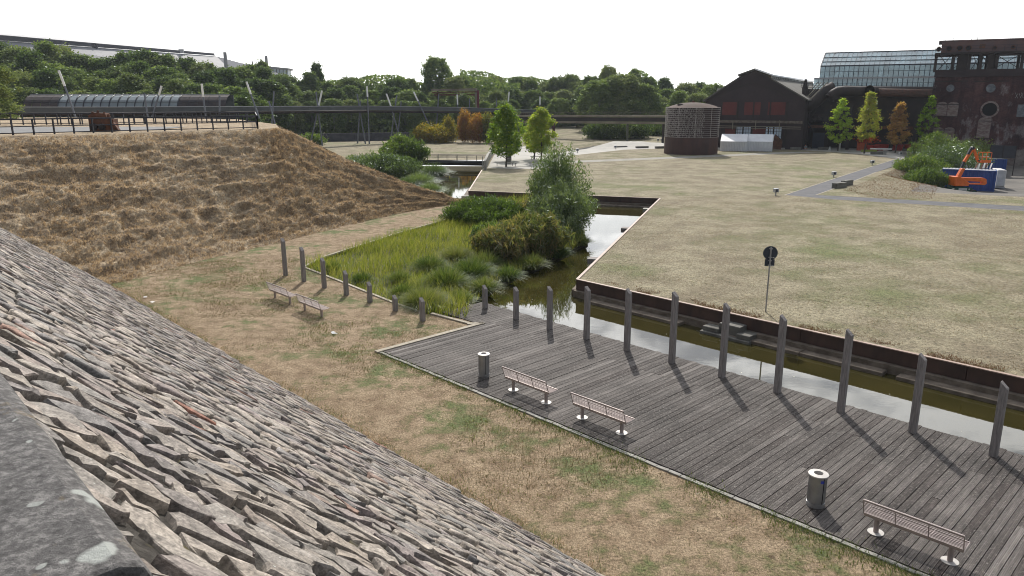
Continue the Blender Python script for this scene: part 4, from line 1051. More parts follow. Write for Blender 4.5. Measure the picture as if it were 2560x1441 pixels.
# the leafy crown at the very left edge
p = D(-32, 165, 95); e = make_tree(p.z-PZ+1.5, 3.0, prof_round, 120, 60, .6, .3, m_forest2, m_bark, 'tree', loc=(p.x, 95, PZ-1.5), label='tree crown cut off by the left edge behind the railing')

# broad shadowy undergrowth filling the wood: one mass nobody could count
def mass(name, boxes, n, size, mat, lab=None):
    P = []
    for (px0, px1, y, z0, z1, th, w) in boxes:
        k = int(n*w); px = rng.uniform(px0, px1, k); dd = y + rng.normal(0, th, k); t = rng.uniform(0, 1, k)**.8
        top = z0 + (z1-z0)*(.75+.25*vnoise(px, px*0, 55, 31)); z = z0+(top-z0)*t
        P.append(np.stack([(px-1280)/1923*dd, dd, z], 1))
    P = np.concatenate(P); return tag(link(name, leaf_mesh(name, P, size, .9, .8), mat), kind='stuff')
mass('undergrowth', [(-220, 330, 222, -2, 21, 3, .24), (330, 640, 222, -2, 15, 3, .14), (600, 1300, 240, 0, 17, 3, .25), (1150, 1640, 272, 0, 20, 3, .21), (1640, 1790, 272, 0, 12.5, 3, .05), (590, 1270, 203, 0, 4.5, 2, .06), (1190, 1760, 226, 1, 4.5, 2, .06)], 90000, .8, m_forest)

# bushes made of upright leafy shoots
def bush(px, py, w, h, n, mat, label, cat='bush', name='bush', z=None, up=.75, size=.13, dep=None, arch=.5, group=None, elong=2.2, clumpy=True, flatz=1.0):
    b = G(px, py, LZ if z is None else z) if dep is None else D(px, py, dep)
    if dep is not None and z is not None: b.z = z
    e = empty(name, b, label=label, cat=cat, group=group)
    ns = max(24, int(n/55)); per = int(n/ns); a = rng.uniform(0, 2*PI, ns); rad = np.sqrt(rng.uniform(0, 1, ns)); P = []; m = MB()
    lump = 1 + .25*np.sin(a*3+rng.uniform(0, 6))
    for i in range(ns):
        hh = h*(1-.45*rad[i]**2)*rng.uniform(.72, 1.08)*flatz; tipx = math.cos(a[i])*rad[i]*w*lump[i]*1.0; tipy = math.sin(a[i])*rad[i]*w*lump[i]
        p0 = np.array([tipx*.45, tipy*.45, 0]); p1 = np.array([tipx, tipy, hh]); t = rng.uniform(.08, 1, per)**up
        c = p0[None]*(1-t)[:, None] + p1[None]*t[:, None]; c[:, 2] = hh*(t*(1+arch) - arch*t*t)
        c += rng.normal(0, 1, (per, 3))*(size*.9 + .10*w*(1-t)[:, None])*[1, 1, .8]; P.append(c)
        if i % 5 == 0: m.tube([(p0[0], p0[1], -.05), ((p0[0]+p1[0])/2, (p0[1]+p1[1])/2, hh*.6), (p1[0], p1[1], hh*.95)], [.03, .02, .006], 4)
    P = np.concatenate(P); P[:, 2] = np.maximum(P[:, 2], .02)
    link('foliage', leaf_mesh('foliage', P, size, 1.0, .45 if elong > 1.5 else .7, droop=np.array([0, 0, .55]), elong=elong), mat, e, True)
    m.build('stems', m_bark, e, True); return e
# beside the canal on the left
bush(960, 447, 4.6, 3.0, 16000, m_willow, 'wide grey green willow scrub left of the far canal', z=LZ-.4, size=.22)
bush(905, 440, 3.2, 2.6, 8000, m_willow, 'low left end of the willow scrub behind the straw bank', z=LZ-.4, size=.2)
bush(1005, 418, 3.4, 4.4, 13000, m_bush, 'tall bright green bush behind the willow scrub', z=LZ-.3, size=.24)
for px, py, r, h, lab in [(1085, 440, 2.4, 1.9, 'round silvery grass mound at the far canal bank'), (1050, 462, 2.6, 1.7, 'silvery drooping grass mound next to the straw bank'), (1075, 482, 2.0, 1.3, 'lowest drooping grass mound over the far canal'), (1020, 466, 2.0, 1.3, 'grass mound squeezed between willow scrub and straw bank')]:
    sedge(px, py, r, h, 2600, m_willow, lab, 'grass_mound', z=-.1, grp='silvery grass mounds at the far canal', cat='grass mound')
# in the marsh beside the basin
bush(1225, 560, 3.4, 2.2, 17000, m_bush, 'broad low green bush at the back of the marsh', z=-.2, size=.13)
bush(1150, 556, 1.7, 1.2, 5000, m_bush, 'left end of the low marsh bush beside the straw bank', z=-.2, size=.12)
bush(1402, 600, 2.4, 4.2, 21000, m_willow, 'lower dark body of the willow bush standing in the canal', z=-.3, size=.13)
bush(1390, 582, 2.3, 6.9, 21000, m_willow, 'tallest silvery willow bush beside the canal basin', z=-.3, size=.13, arch=.2, up=.8)
bush(1330, 556, 1.5, 2.0, 7000, m_reedbrown, 'brownish reed bush between the low bush and the willow', z=-.2, size=.16)
bush(1262, 655, 1.9, 2.3, 10000, m_reedbrown, 'reddish reed clump above the sedges', 'reed', 'reed_clump', z=-.2, size=.16, elong=3.2)
bush(1330, 645, 2.1, 2.8, 13000, m_reedbrown, 'dark feathery reed clump leaning over the water', 'reed', 'reed_clump', z=-.25, size=.16, elong=3.2)
bush(1225, 612, 1.5, 1.5, 6000, m_bush, 'greener reed clump at the left of the reddish one', 'reed', 'reed_clump', z=-.2, size=.15, elong=3.0)
# autumn-coloured young trees in front of the wood
for px, py, w, h, mt, n, lab in [(1070, 357, 3.0, 4.2, m_yellowbush, 6500, 'pale green and yellow bush at the left end of the autumn scrub'), (1100, 358, 3.0, 3.8, m_yellowbush, 6500, 'yellow green bush second in the autumn scrub'),
                                (1120, 356, 2.2, 5.6, m_yellowbush, 5000, 'tall yellow shrub in the autumn scrub'), (1162, 357, 1.7, 7.2, m_rustbush, 6500, 'rust red slim tree in the autumn scrub'),
                                (1190, 358, 2.2, 6.4, m_rustbush, 6000, 'orange brown slim trees right of the red one'), (1218, 358, 2.0, 6.6, m_yellowbush, 5500, 'golden slim tree next to the left plane tree'), (1045, 355, 1.8, 3.2, m_bush, 3500, 'small green bush at the end of the autumn scrub'),
                                (780, 362, 3.2, 2.2, m_bush, 5000, 'low green bush showing above the flank of the straw bank')]:
    bush(px, py, w, h, n, mt, lab, size=.26, elong=1.4, arch=.1)
for px, py, w, h, lab in [(1502, 350, 3.6, 4.4, 'dark bush under the pipe bridge left of its second leg'), (1540, 350, 4.4, 5.2, 'largest dark bush under the pipe bridge'), (1590, 349, 4.2, 4.8, 'dark bush under the pipe bridge left of the tank'), (1640, 344, 4.0, 4.2, 'dark bush half hidden by the tank')]:
    bush(px, py, w, h, 6500, m_forest, lab, size=.36, elong=1.3, group='dark bushes under the pipe bridge')
for px, py, dep, z, w, h, mt, n, lab in [(2308, 478, 92, -1.2, 2.3, 2.6, m_bush, 9000, 'nearest round bush left of the blue container'), (2300, 440, 100, -.6, 3.4, 3.0, m_bush, 8000, 'bush above the leaf covered bank'), (2350, 425, 106, -1.0, 4.2, 4.4, m_willow, 11000, 'big dark bush behind the blue container'),
                                     (2395, 415, 112, -1.2, 4.0, 4.6, m_willow, 9000, 'bush right behind the orange lift arm'), (2335, 400, 122, -.8, 3.4, 5.4, m_bush, 8000, 'tallest yard bush against the masonry wall'), (2430, 400, 124, -1.3, 4.4, 4.8, m_bush, 9000, 'bush at the foot of the masonry wall'), (2275, 425, 103, 0, 2.0, 1.8, m_bush, 3500, 'small bush at the edge of the asphalt path')]:
    bush(px, py, w, h, n, mt, lab, dep=dep, z=z, size=.25, elong=1.6, arch=.3, group='bushes beside the container yard')
# leaf litter on the yard bank
n = 60000; x = rng.uniform(34, 60, n); y = rng.uniform(62, 118, n); k = inside(x, y, [xy(G(*p, LZ)) for p in [(2085, 484), (2130, 468), (2200, 438), (2262, 414), (2330, 430), (2345, 470), (2330, 500), (2230, 500)]]); x, y = x[k], y[k]; n = len(x)
blades('leaf_litter', np.stack([x, y, hgt(x, y)-.03], 1), rng.uniform(.10, .2, n), np.full(n, .045), rng.normal(0, .9, (n, 2)), m_litter, .8)

# the two plane trees on the square and the four in front of the halls
tp = dict(shell=.25, zpow=1.0)
def young(px, py, ty, R, mat, lab, name='plane_tree', prof=prof_cone, extra=None, K=150, per=60, cr=.42, size=.26, z0=.2):
    b = G(px, py, LZ); h = D(px, ty, b.y).z-LZ
    return make_tree(h, R, prof, K, per, cr, size, mat, m_bark, name, r0=.13, z0=z0, label=lab, group='young street trees on the paved squares', loc=b, extra=extra, **tp)
prof_egg = lambda t: np.clip(np.sin(PI*np.clip(t*.8+.2, 0, 1))**.62, .08, 1)
young(1265, 417, 266, 2.35, m_plane, 'left plane tree with a yellowish tip on the paved square', prof=prof_egg, K=190)
young(1352, 405, 274, 2.35, m_autumn, 'right plane tree with orange patches on the paved square', prof=prof_egg, K=190)
young(1335, 398, 300, 1.9, m_plane, 'plane tree standing right behind the right one', prof=prof_egg, K=110)
young(1272, 402, 298, 1.9, m_plane, 'plane tree hidden behind the left one', prof=prof_egg, K=110)
young(2094, 378, 250, 2.5, m_lime, 'bright lime green young tree, leftmost before the halls', K=85, per=70, cr=.38)
young(2160, 384, 233, 2.4, m_autumn, 'green and orange young tree with a red lowest branch', extra=None, K=125, per=58, cr=.42)
young(2238, 382, 260, 2.3, m_orange, 'orange and rust young tree before the dark furnace works', K=120, per=58, cr=.42)
young(2312, 382, 242, 2.2, m_lime, 'green young tree at the corner of the masonry building', K=75, per=60, cr=.36)
t4 = [o for o in bpy.data.objects if o.get('label', '').startswith('green and orange young')][0]
c = rng.normal(0, 1, (620, 3))*[.8, .6, .28]+[0.1, 0, 2.3]; tag(link('red_branch', leaf_mesh('red_branch', c, .26), m_red, t4, True), kind='stuff')

# ================================================================== BUILDINGS AND STRUCTURES
R_ = Vector((.878, -.479, 0)); Q_ = Vector((.479, .878, 0)); UZ = Vector((0, 0, 1))
def on_face(p0, px):                        # where the sight line at px meets the facade line through p0 along R_
    k = (px-1280)/(FPX/CP); s = (k*p0.y - p0.x)/(R_.x - k*R_.y); return s
def facade_pt(p0, px, py):
    """point on the vertical plane through p0 along R_ seen at (px,py)"""
    u, y, w = ray(px, py); # p0 + R s = t*(u,y)
    det = u*(-R_.y) - y*(-R_.x); t = (p0.x*(-R_.y) - p0.y*(-R_.x))/det
    s = ((u*t-p0.x)*R_.x + (y*t-p0.y)*R_.y); return s, CAMH + w*t
def FB(mb, o, s0, s1, q0, q1, z0, z1):      # box in facade coordinates
    return mb.boxb(o+R_*((s0+s1)/2)+Q_*((q0+q1)/2)+UZ*((z0+z1)/2-o.z), R_*((s1-s0)/2), Q_*((q1-q0)/2), UZ*((z1-z0)/2))

# ---- brick gabled hall
HO = Vector((37.8, 150, LZ)); hall = empty('brick_hall', HO, label='dark brick hall with stepped gable and three red infill panels', cat='building')
fp = lambda px, py: facade_pt(HO, px, py)
sW = fp(2010, 300)[0]; sA, zA = fp(1888, 176); zE = fp(1768, 250)[1]; zE2 = fp(2004, 248)[1]
gab = [(0, LZ-.2), (sW, LZ-.2), (sW, zE2-.2), fp(1930, 199), (sA, zA-.3), fp(1846, 197), (0, zE-.2)]
m = MB(); m.extr([HO+R_*s+UZ*(z-HO.z) for s, z in gab], Q_*.5); m.build('gable_wall', m_hallbrick, hall)
m = MB(); FB(m, HO, 0, .4, .5, 26, LZ, zE-.2); FB(m, HO, sW-.4, sW, .5, 57, LZ, zE2-.2); m.build('side_wall', m_hallbrick, hall)
# lower roof slopes, upper raised roof
def roof(mb, a, b, depth, th=.25, q0=-.35):
    (s0, z0), (s1, z1) = a, b; d = Vector((0, 0, th)); P = [HO+R_*s0+Q_*q0+UZ*(z0-HO.z), HO+R_*s1+Q_*q0+UZ*(z1-HO.z)]
    mb.extr([P[0], P[1], P[1]+d, P[0]+d], Q_*depth)
ml, mr = fp(1847, 197), fp(1929, 199)
m = MB(); roof(m, (-.5, zE-.35), ml, 26); m.build('roof', m_hallroof, hall)
m = MB(); roof(m, mr, (sW+.5, zE2-.35), 58); m.build('roof', m_hallroof, hall)
up = 1.0
m = MB(); roof(m, (ml[0]-.2, ml[1]+.5), (sA, zA+.1), 58); m.build('roof', m_hallroof, hall)
m = MB(); roof(m, (sA, zA+.1), (mr[0]+.4, mr[1]+.55), 58); m.build('skylight_roof', m_skylight, hall)
cl = MB(); FB(cl, HO, mr[0]-.1, mr[0], 0, 57, mr[1]-.1, mr[1]+.6); FB(cl, HO, ml[0], ml[0]+.1, 0, 26, ml[1]-.1, ml[1]+.6); cl.build('clerestory', m_white, hall)
for k in range(28):
    m = MB(); FB(m, HO, mr[0]-.02, mr[0]+.04, 1+k*2, 1.12+k*2, mr[1]-.1, mr[1]+.55); m.build('glazing_bar', m_navy, hall)
# gable trims
m = MB()
for (a, b) in (((0, zE-.25), ml), (ml, (sA, zA-.15)), ((sA, zA-.15), mr), (mr, (sW, zE2-.25))):
    m.bar(HO+R_*a[0]-Q_*.12+UZ*(a[1]-HO.z), HO+R_*b[0]-Q_*.12+UZ*(b[1]-HO.z), .2, .3)
m.build('gable_trim', m_rusty_dark, hall)
m = MB(); a = [fp(1790, 244), fp(1833, 222), fp(1884, 206), fp(1938, 228), fp(1992, 252)]
for p, q in zip(a[:-1], a[1:]): m.bar(HO+R_*p[0]-Q_*.06+UZ*(p[1]-HO.z), HO+R_*q[0]-Q_*.06+UZ*(q[1]-HO.z), .1, .22)
m.build('arched_lintel', m_rusty_dark, hall)
for x0, x1 in ((1807, 1843), (1862, 1900), (1921, 1962)):
    xm = (x0+x1)/2
    for a, b in ((x0, xm-.6), (xm+.6, x1)):
        (s0, z1), (s1, z0) = fp(a, 256), fp(b, 288); m = MB(); FB(m, HO, s0, s1, -.05, .1, z0, z1); m.build('red_panel', m_redbrick, hall)
for k in range(7):
    s = .1+k*(sW-.2)/6; m = MB(); zt = min(zE-.3, 12); FB(m, HO, s-.12, s+.12, -.1, .05, LZ, zt-.3 if k in (0, 6) else zt); m.build('pilaster', m_rusty_dark, hall)
(s0, z1), (s1, z0) = fp(1812, 303), fp(2008, 308)
m = MB(); FB(m, HO, .2, sW-.2, -.45, .0, z0-.1, z0+.35); m.build('cornice', m_conc, hall)
m = MB(); zz_ = fp(1812, 315)[1]; m.bar(HO+R_*.3-Q_*.7+UZ*(zz_-LZ), HO+R_*(sW-.3)-Q_*.7+UZ*(zz_-LZ), .12, .12); m.bar(HO+R_*.3-Q_*.7+UZ*(zz_-LZ-.35), HO+R_*(sW-.3)-Q_*.7+UZ*(zz_-LZ-.35), .1, .1)
for px in (1834, 1891, 1950): s, z = fp(px, 312); m.cyl(HO+R_*s-Q_*.7+UZ*(z-LZ-.9), HO+R_*s-Q_*.7+UZ*(z-LZ+.8), .07, n=6)
m.build('gutter_pipe', m_pipebridge, hall)
for x0, x1, y0, y1 in ((1839, 1876, 317, 340), (1915, 1952, 318, 352)):
    (s0, z1), (s1, z0) = fp(x0, y0), fp(x1, y1); sm = (s0+s1)/2
    for a, b in ((s0, sm-.1), (sm+.1, s1)):
        m = MB(); FB(m, HO, a, b, -.06, .02, z0, z1); w = m.build('window', m_windowp, hall)
        g = MB()
        for i in range(4): x = a+(b-a)*i/3; FB(g, HO, x-.03, x+.03, -.10, -.06, z0, z1)
        for i in range(4): z = z0+(z1-z0)*i/3; FB(g, HO, a, b, -.11, -.065, z-.03, z+.03)
        g.build('glazing_bars', m_navy, w)
for x0, x1 in ((1813, 1836), (1880, 1893), (1896, 1912)):
    (s0, z1), (s1, z0) = fp(x0, 322), fp(x1, 350); m = MB(); FB(m, HO, s0, s1, -.04, .05, z0, z1); m.build('brick_panel', m_redbrick, hall)
# little structure behind the hall roof
p = D(1833, 208, 185); m = MB(); m.box((p.x, 185, 8), (6, 6, (p.z-5)*1.0)); tag(m.build('roof_hut', m_conclight), 'small grey block house behind the left roof slope of the brick hall', 'building')

# ---- glass hall
GO = Vector((D(2040, 300, 168).x, 168, LZ)); gh = empty('glass_hall', GO, label='long glass hall with pitched glazed roof behind the works', cat='building')
fg = lambda px, py: facade_pt(GO, px, py)
zr = [fg(2068, 133), fg(2052, 166), fg(2040, 196), fg(2040, 214), fg(2040, 232)]
LEN = fg(2600, 200)[0]
def gpt(s, q, z): return GO+R_*s+Q_*q+UZ*(z-LZ)
z_eave = zr[1][1]; z_ridge = D(2068, 133, GO.y+2).z+.2; z_mid = fg(2040, 195)[1]; z_low = fg(2040, 216)[1]; sL = fg(2052, 165)[0]
m = MB(); m.extr([gpt(sL, 0, z_eave), gpt(sL, 6, z_ridge), gpt(sL, 6, z_ridge-.08), gpt(sL, 0, z_eave-.08)], R_*(LEN-sL)); m.build('glazed_roof', m_glass, gh)
m = MB(); m.extr([gpt(sL, 6, z_ridge), gpt(sL, 12, z_eave), gpt(sL, 12, z_eave-.08), gpt(sL, 6, z_ridge-.08)], R_*(LEN-sL)); m.build('glazed_roof', m_glass, gh)
m = MB(); m.extr([gpt(sL, 0.05, z_mid), gpt(sL, 12, z_mid), gpt(sL, 12, z_eave), gpt(sL, 6, z_ridge-.1), gpt(sL, .05, z_eave-.05)], R_*.08); m.build('glazed_gable', m_glass, gh)
m = MB(); FB(m, GO, sL, LEN, 0, .06, z_mid, z_eave); m.build('glass_wall', m_glass, gh)
m = MB(); FB(m, GO, sL-1, LEN, -.8, -.74, z_low-2, z_mid-.3); m.build('lower_glass_wall', m_glass, gh)
m = MB(); FB(m, GO, sL-1, LEN, 11.9, 12.0, LZ, z_eave); m.build('rear_wall', m_glass, gh)
m = MB(); FB(m, GO, sL-1, LEN, -.9, .1, z_mid-.3, z_mid); m.build('gutter', m_stain2, gh)
m = MB()
m.bar(gpt(sL, 0, z_eave), gpt(LEN, 0, z_eave), .25, .25); m.bar(gpt(sL, 6, z_ridge), gpt(LEN, 6, z_ridge), .2, .2); m.bar(gpt(sL, 0, z_eave), gpt(sL, 6, z_ridge), .2, .2)
for t in (.3, .62): m.bar(gpt(sL, 6*t, z_eave+(z_ridge-z_eave)*t+.05), gpt(LEN, 6*t, z_eave+(z_ridge-z_eave)*t+.05), .12, .12)
m.bar(gpt(sL, -.02, (z_mid+z_eave)/2), gpt(LEN, -.02, (z_mid+z_eave)/2), .06, .08)
k = 0; s = sL
while s < LEN:
    m.bar(gpt(s, -.05, z_eave), gpt(s, 5.95, z_ridge+.05), .07, .1); m.bar(gpt(s, -.05, z_mid), gpt(s, -.05, z_eave), .07, .1); m.bar(gpt(s, -.85, z_low-2), gpt(s, -.85, z_mid-.2), .08, .1); s += .95
m.build('glazing_bars', m_navy, gh)
m = MB()
for k in range(6):
    s = sL+2+k*5.2; m.bar(gpt(s, 6, LZ), gpt(s, 6, z_ridge), .5, .5); m.bar(gpt(s, 1, z_mid), gpt(s+1.6, 6, z_eave), .2, .2)
m.build('steel_frame', m_rusty_dark, gh)

# ---- soot-black blower works between hall and masonry building
WO = Vector((D(1995, 300, 146).x, 146, LZ)); wk = empty('furnace_works', WO, label='soot black steel works with huge open pipes', cat='industrial plant')
fw = lambda px, py: facade_pt(WO, px, py)
sR = fw(2330, 300)[0]; ztop = fw(2100, 222)[1]
m = MB(); FB(m, WO, .5, sR, 3, 12, LZ+5, ztop); m.build('upper_casing', m_rusty_dark, wk)
m = MB(); FB(m, WO, 0, sR, 6, 6.4, LZ, LZ+5); m.build('rear_wall', m_rusty_dark, wk)
m = MB(); (s0, z1), (s1, z0) = fw(2030, 333), fw(2063, 372); FB(m, WO, s0, s1, 1.5, 2, LZ, z1); m.build('grey_door', simple('grey_door_paint', (.05, .06, .085), (.04, .045, .065)), wk)
for px in (1996, 2018, 2070, 2125, 2180, 2235, 2290):
    s = fw(px, 300)[0]; m = MB(); FB(m, WO, s-.3, s+.3, 0, .6, LZ, ztop-3 if px > 1999 else 7.5); m.build('column', m_rusty_dark, wk)
for py in (290, 318):
    z = fw(2100, py)[1]; m = MB(); FB(m, WO, 1.5, sR, .1, .5, z-.25, z+.25); m.build('cross_beam', m_rust if py == 318 else m_rusty_dark, wk)
m = MB(); m.bar(WO+R_*0+UZ*7, WO+R_*3+UZ*3.2, .2, .2); m.bar(WO+R_*3+UZ*7, WO+R_*.2+UZ*3.2, .2, .2); m.bar(WO+R_*.2+UZ*3.2, WO+R_*3+UZ*.1, .2, .2); m.build('bracing', m_rusty_dark, wk)
def wp(px, py, q=0): s, z = facade_pt(WO+Q_*q, px, py); return WO+Q_*q+R_*s+UZ*(z-LZ)
def pipe(pts, r, mt=m_rusty_dark, nm='pipe'):
    m = MB(); m.tube(pts, r, 18, caps=False); o = m.build(nm, mt, wk, smooth=True)
    so_ = o.modifiers.new('s', 'SOLIDIFY'); so_.thickness = .06
    m = MB(); d = (Vector(pts[1])-Vector(pts[0])).normalized(); m.cyl(Vector(pts[0])-d*.04, Vector(pts[0])+d*.12, (r if not isinstance(r, list) else r[0])+.07, n=22, caps=False); so2 = m.build('flange', mt, o); so2.modifiers.new('s', 'SOLIDIFY').thickness = .1
    m = MB(); m.cyl(Vector(pts[0])+d*.9, Vector(pts[0])+d*.95, (r if not isinstance(r, list) else r[0])-.03, n=18); m.build('pipe_inside', m_black, o)
pipe([wp(1986, 271, -2), wp(1998, 270, -1), wp(2024, 266, 0), wp(2046, 248, .5), wp(2066, 228, 1), wp(2085, 219, 1.5)], 1.15)
pipe([wp(1963, 274, -2.5), wp(1975, 274, -1.5), wp(1990, 274, 0)], .68)
pipe([wp(2074, 246, -1), wp(2082, 237, -.7), wp(2094, 230, -.3), wp(2112, 228, 0), wp(2150, 229, .5), wp(2330, 231, .5)], .95, m_rusty_dark)
pipe([wp(2173, 228, -2.4), wp(2176, 228, 1)], .9)
pipe([wp(2030, 303, -1), wp(2037, 299, -.5), wp(2050, 297, 1)], .55)
pipe([wp(2196, 232, -1.2), wp(2220, 232, -.6), wp(2330, 234, -.6)], .7, simple('rusty_pipe', (.10, .045, .03), (.05, .03, .022)))
for k in range(4):
    m = MB(); m.bar(wp(1999+k*4.5, 258+k*.4, -1), wp(2045+k*8, 206, .5), .13, .13); m.build('inclined_rail', m_pipebridge if k % 2 else m_rusty_dark, wk)
m = MB()
a, b = wp(2003, 219, 1), wp(2330, 219, 1); a2, b2_ = wp(2003, 209, 1), wp(2330, 207, 1)
for t in (0, .5, 1): m.bar(a.lerp(a2, t), b.lerp(b2_, t), .06, .06)
for k in range(34): t = k/33; m.bar(a.lerp(b, t), a2.lerp(b2_, t), .06, .06)
m.build('roof_railing', m_navy, wk)
m = MB(); m.lathe([(.0, 0), (.5, 0), (.55, 1.4), (.35, 2.2), (.2, 3.0), (0, 3.1)], 12, tuple(wp(2011, 240, .5))); m.build('valve', m_rusty_dark, wk, smooth=True)

# ---- masonry building with the rusty gantry on top
MO = Vector((D(2325, 300, 137).x, 137, YZ)); mbd = empty('masonry_building', MO, label='tall weathered red masonry building with round openings', cat='building')
fm = lambda px, py: facade_pt(MO, px, py)
zt = fm(2325, 178)[1]; sE = 34
slope_out = 1.9
m = MB()
front = [(-1.2, YZ-1), (sE, YZ-1), (sE, zt), (0.05, zt)]
m.extr([MO+R_*s+UZ*(z-YZ) for s, z in front], Q_*16); m.build('wall', m_masonry, mbd)
m = MB(); FB(m, MO, -.25, sE, -.35, -.0, fm(2400, 190)[1]-.2, zt+.15); m.build('parapet_band', m_hallbrick, mbd)
m = MB(); FB(m, MO, -1.5, sE, -.35, -.01, YZ-1, fm(2400, 371)[1]); m.build('plinth', simple('plinth_stone', (.26, .23, .20), (.12, .085, .075), .9, .9, bstr=.6), mbd)
def circle_frame(px, py, r, deep, mt, ring):
    s, z = fm(px, py); c = MO+R_*s+UZ*(z-YZ); n_ = 28
    prof = MB(); vs = []
    for i in range(n_):
        t = 2*PI*i/n_; d = R_*math.cos(t)+UZ*math.sin(t); vs += [c+d*r-Q_*.02, c+d*(r+ring)-Q_*.02, c+d*(r+ring)-Q_*.12, c+d*r-Q_*.12]
    fs = []
    for i in range(n_):
        j = (i+1) % n_
        for k in range(4): fs.append((i*4+k, i*4+(k+1) % 4, j*4+(k+1) % 4, j*4+k))
    prof.add(vs, fs); w = prof.build('round_window', m_masonry if ring < .3 else m_paleplaster, mbd)
    g = MB(); g.cyl(c-Q_*.03, c-Q_*.025, r, n=28); g.build('opening', mt, w)
circle_frame(2376, 221, .62, .2, m_darkglass, .18); circle_frame(2477, 221, .72, .2, m_darkglass, .18); circle_frame(2474, 274, 1.1, .3, m_black, .3)
for x0, x1, y0, y1 in ((2342, 2365, 262, 290), (2370, 2393, 262, 291), (2333, 2356, 325, 352), (2361, 2383, 325, 352), (2446, 2472, 303, 346)):
    (s0, z1), (s1, z0) = fm(x0, y0), fm(x1, y1); m = MB(); FB(m, MO, s0, s1, -.05, -.0, z0, z1)
    n_ = 10; arc = [MO+R_*((s0+s1)/2+(s1-s0)/2*math.cos(PI*i/n_))-Q_*.05+UZ*(z1+.4*(z1-z0)*.6*math.sin(PI*i/n_)-YZ) for i in range(n_+1)]
    m.extr(arc, Q_*.05); o = m.build('bricked_up_window', m_paleplaster, mbd)
    g = MB(); FB(g, MO, s0-.1, s1+.1, -.13, -.055, z1-.06, z1+.06); FB(g, MO, s0-.1, s1+.1, -.13, -.055, z0-.08, z0); g.build('lintel', m_rusty_dark, o)
for px in (2416, 2434, 2512, 2535):
    s, z1 = fm(px, 205); m = MB(); FB(m, MO, s-.1, s+.1, -.09, 0, fm(px, 368)[1], z1); m.build('pilaster', m_masonry, mbd)
(s0, z1), (s1, z0) = fm(2545, 262), fm(2575, 293); m = MB(); FB(m, MO, s0, s1, -.1, 0, z0, z1); w = m.build('window', m_darkglass, mbd)
for py, a, b in ((204, 2337, 2418), (204, 2434, 2522)):
    (s0, z), (s1, _) = fm(a, py), fm(b, py); m = MB(); FB(m, MO, s0, s1, -.12, 0, z-.08, z+.08); m.build('string_course', m_rusty_dark, mbd)
# white graffiti strokes high on the wall
g = MB()
def stroke(pts):
    P = [MO+R_*fm(*p)[0]+UZ*(fm(*p)[1]-YZ)-Q_*.03 for p in pts]
    for a, b in zip(P[:-1], P[1:]): g.bar(a, b, .02, .12, up=Q_)
stroke([(2529, 238), (2533, 234)]); stroke([(2538, 232), (2544, 246)]); stroke([(2545, 234), (2538, 246)]); stroke([(2548, 234), (2551, 245), (2555, 236), (2553, 232)]); stroke([(2557, 233), (2557, 245), (2562, 245)])
g.build('graffiti', m_white, mbd)
# gantry
ga = empty('gantry', MO+UZ*(zt-YZ), label='rusty steel bunker gantry standing on the masonry building', cat='gantry')
z0, z1 = fm(2340, 133)[1], fm(2340, 106)[1]
m = MB(); FB(m, MO, .3, sE, -.5, 8, z0, z1); m.build('bunker_box', m_gantry, ga)
m = MB(); FB(m, MO, -.6, sE, -1.0, 8.3, z0-.35, z0-.05); m.build('platform', m_rusty_dark, ga)
m = MB(); FB(m, MO, -.2, sE, -.7, 8, z1+.02, z1+.2); m.build('roof_slab', m_gantry, ga)
for px, y_, r in ((2347, 124, .33), (2373, 122, .42), (2399, 121, .42), (2421, 121, .42), (2487, 120, .25), (2532, 119, .25)):
    s, z = fm(px, y_); c = MO-Q_*.55+R_*s+UZ*(z-YZ); m = MB(); m.cyl(c, c-Q_*.12, r+.08, n=18); o = m.build('porthole', m_rust, ga); m = MB(); m.cyl(c-Q_*.13, c-Q_*.14, r-.05, n=18); m.build('opening', m_black, o)
(s0, za), (s1, zb) = fm(2449, 112), fm(2462, 122); m = MB(); FB(m, MO, s0, s1, -.56, -.4, zb, za); m.build('rusty_hatch', m_rust, ga)
for px in (2340, 2384, 2403, 2412, 2424, 2453, 2477, 2493, 2556):
    s = fm(px, 150)[0]; w_ = .9 if px in (2403, 2412, 2477) else .45
    for q in (0, 7): m = MB(); FB(m, MO, s-w_/2, s+w_/2, q, q+.6, zt, z0-.3); m.build('column', m_rusty_dark, ga)
m = MB()
xs = [fm(p, 150)[0] for p in (2347, 2380, 2430, 2451, 2482, 2556)]
for a, b in zip(xs[:-1], xs[1:]):
    m.bar(MO+R_*a+UZ*(zt-YZ), MO+R_*b+UZ*(z0-.3-YZ), .1, .1); m.bar(MO+R_*b+UZ*(zt-YZ), MO+R_*a+UZ*(z0-.3-YZ), .1, .1)
m.build('cross_bracing', m_rusty_dark, ga)
m = MB(); zz0 = z0+.1; 
for h in (.5, 1.0): m.bar(MO-R_*.6-Q_*1.0+UZ*(z0+h-YZ), MO+R_*sE-Q_*1.0+UZ*(z0+h-YZ), .05, .05)
for k in range(20): m.bar(MO+R_*(-.6+k*1.7)-Q_*1.0+UZ*(z0-YZ), MO+R_*(-.6+k*1.7)-Q_*1.0+UZ*(z0+1-YZ), .05, .05)
for px in (2363, 2383, 2429, 2443): s = fm(px, 100)[0]; m.bar(MO+R_*s+UZ*(z1-YZ), MO+R_*s+UZ*(z1+.6-YZ), .05, .05)
m.build('gantry_railing', m_navy, ga)

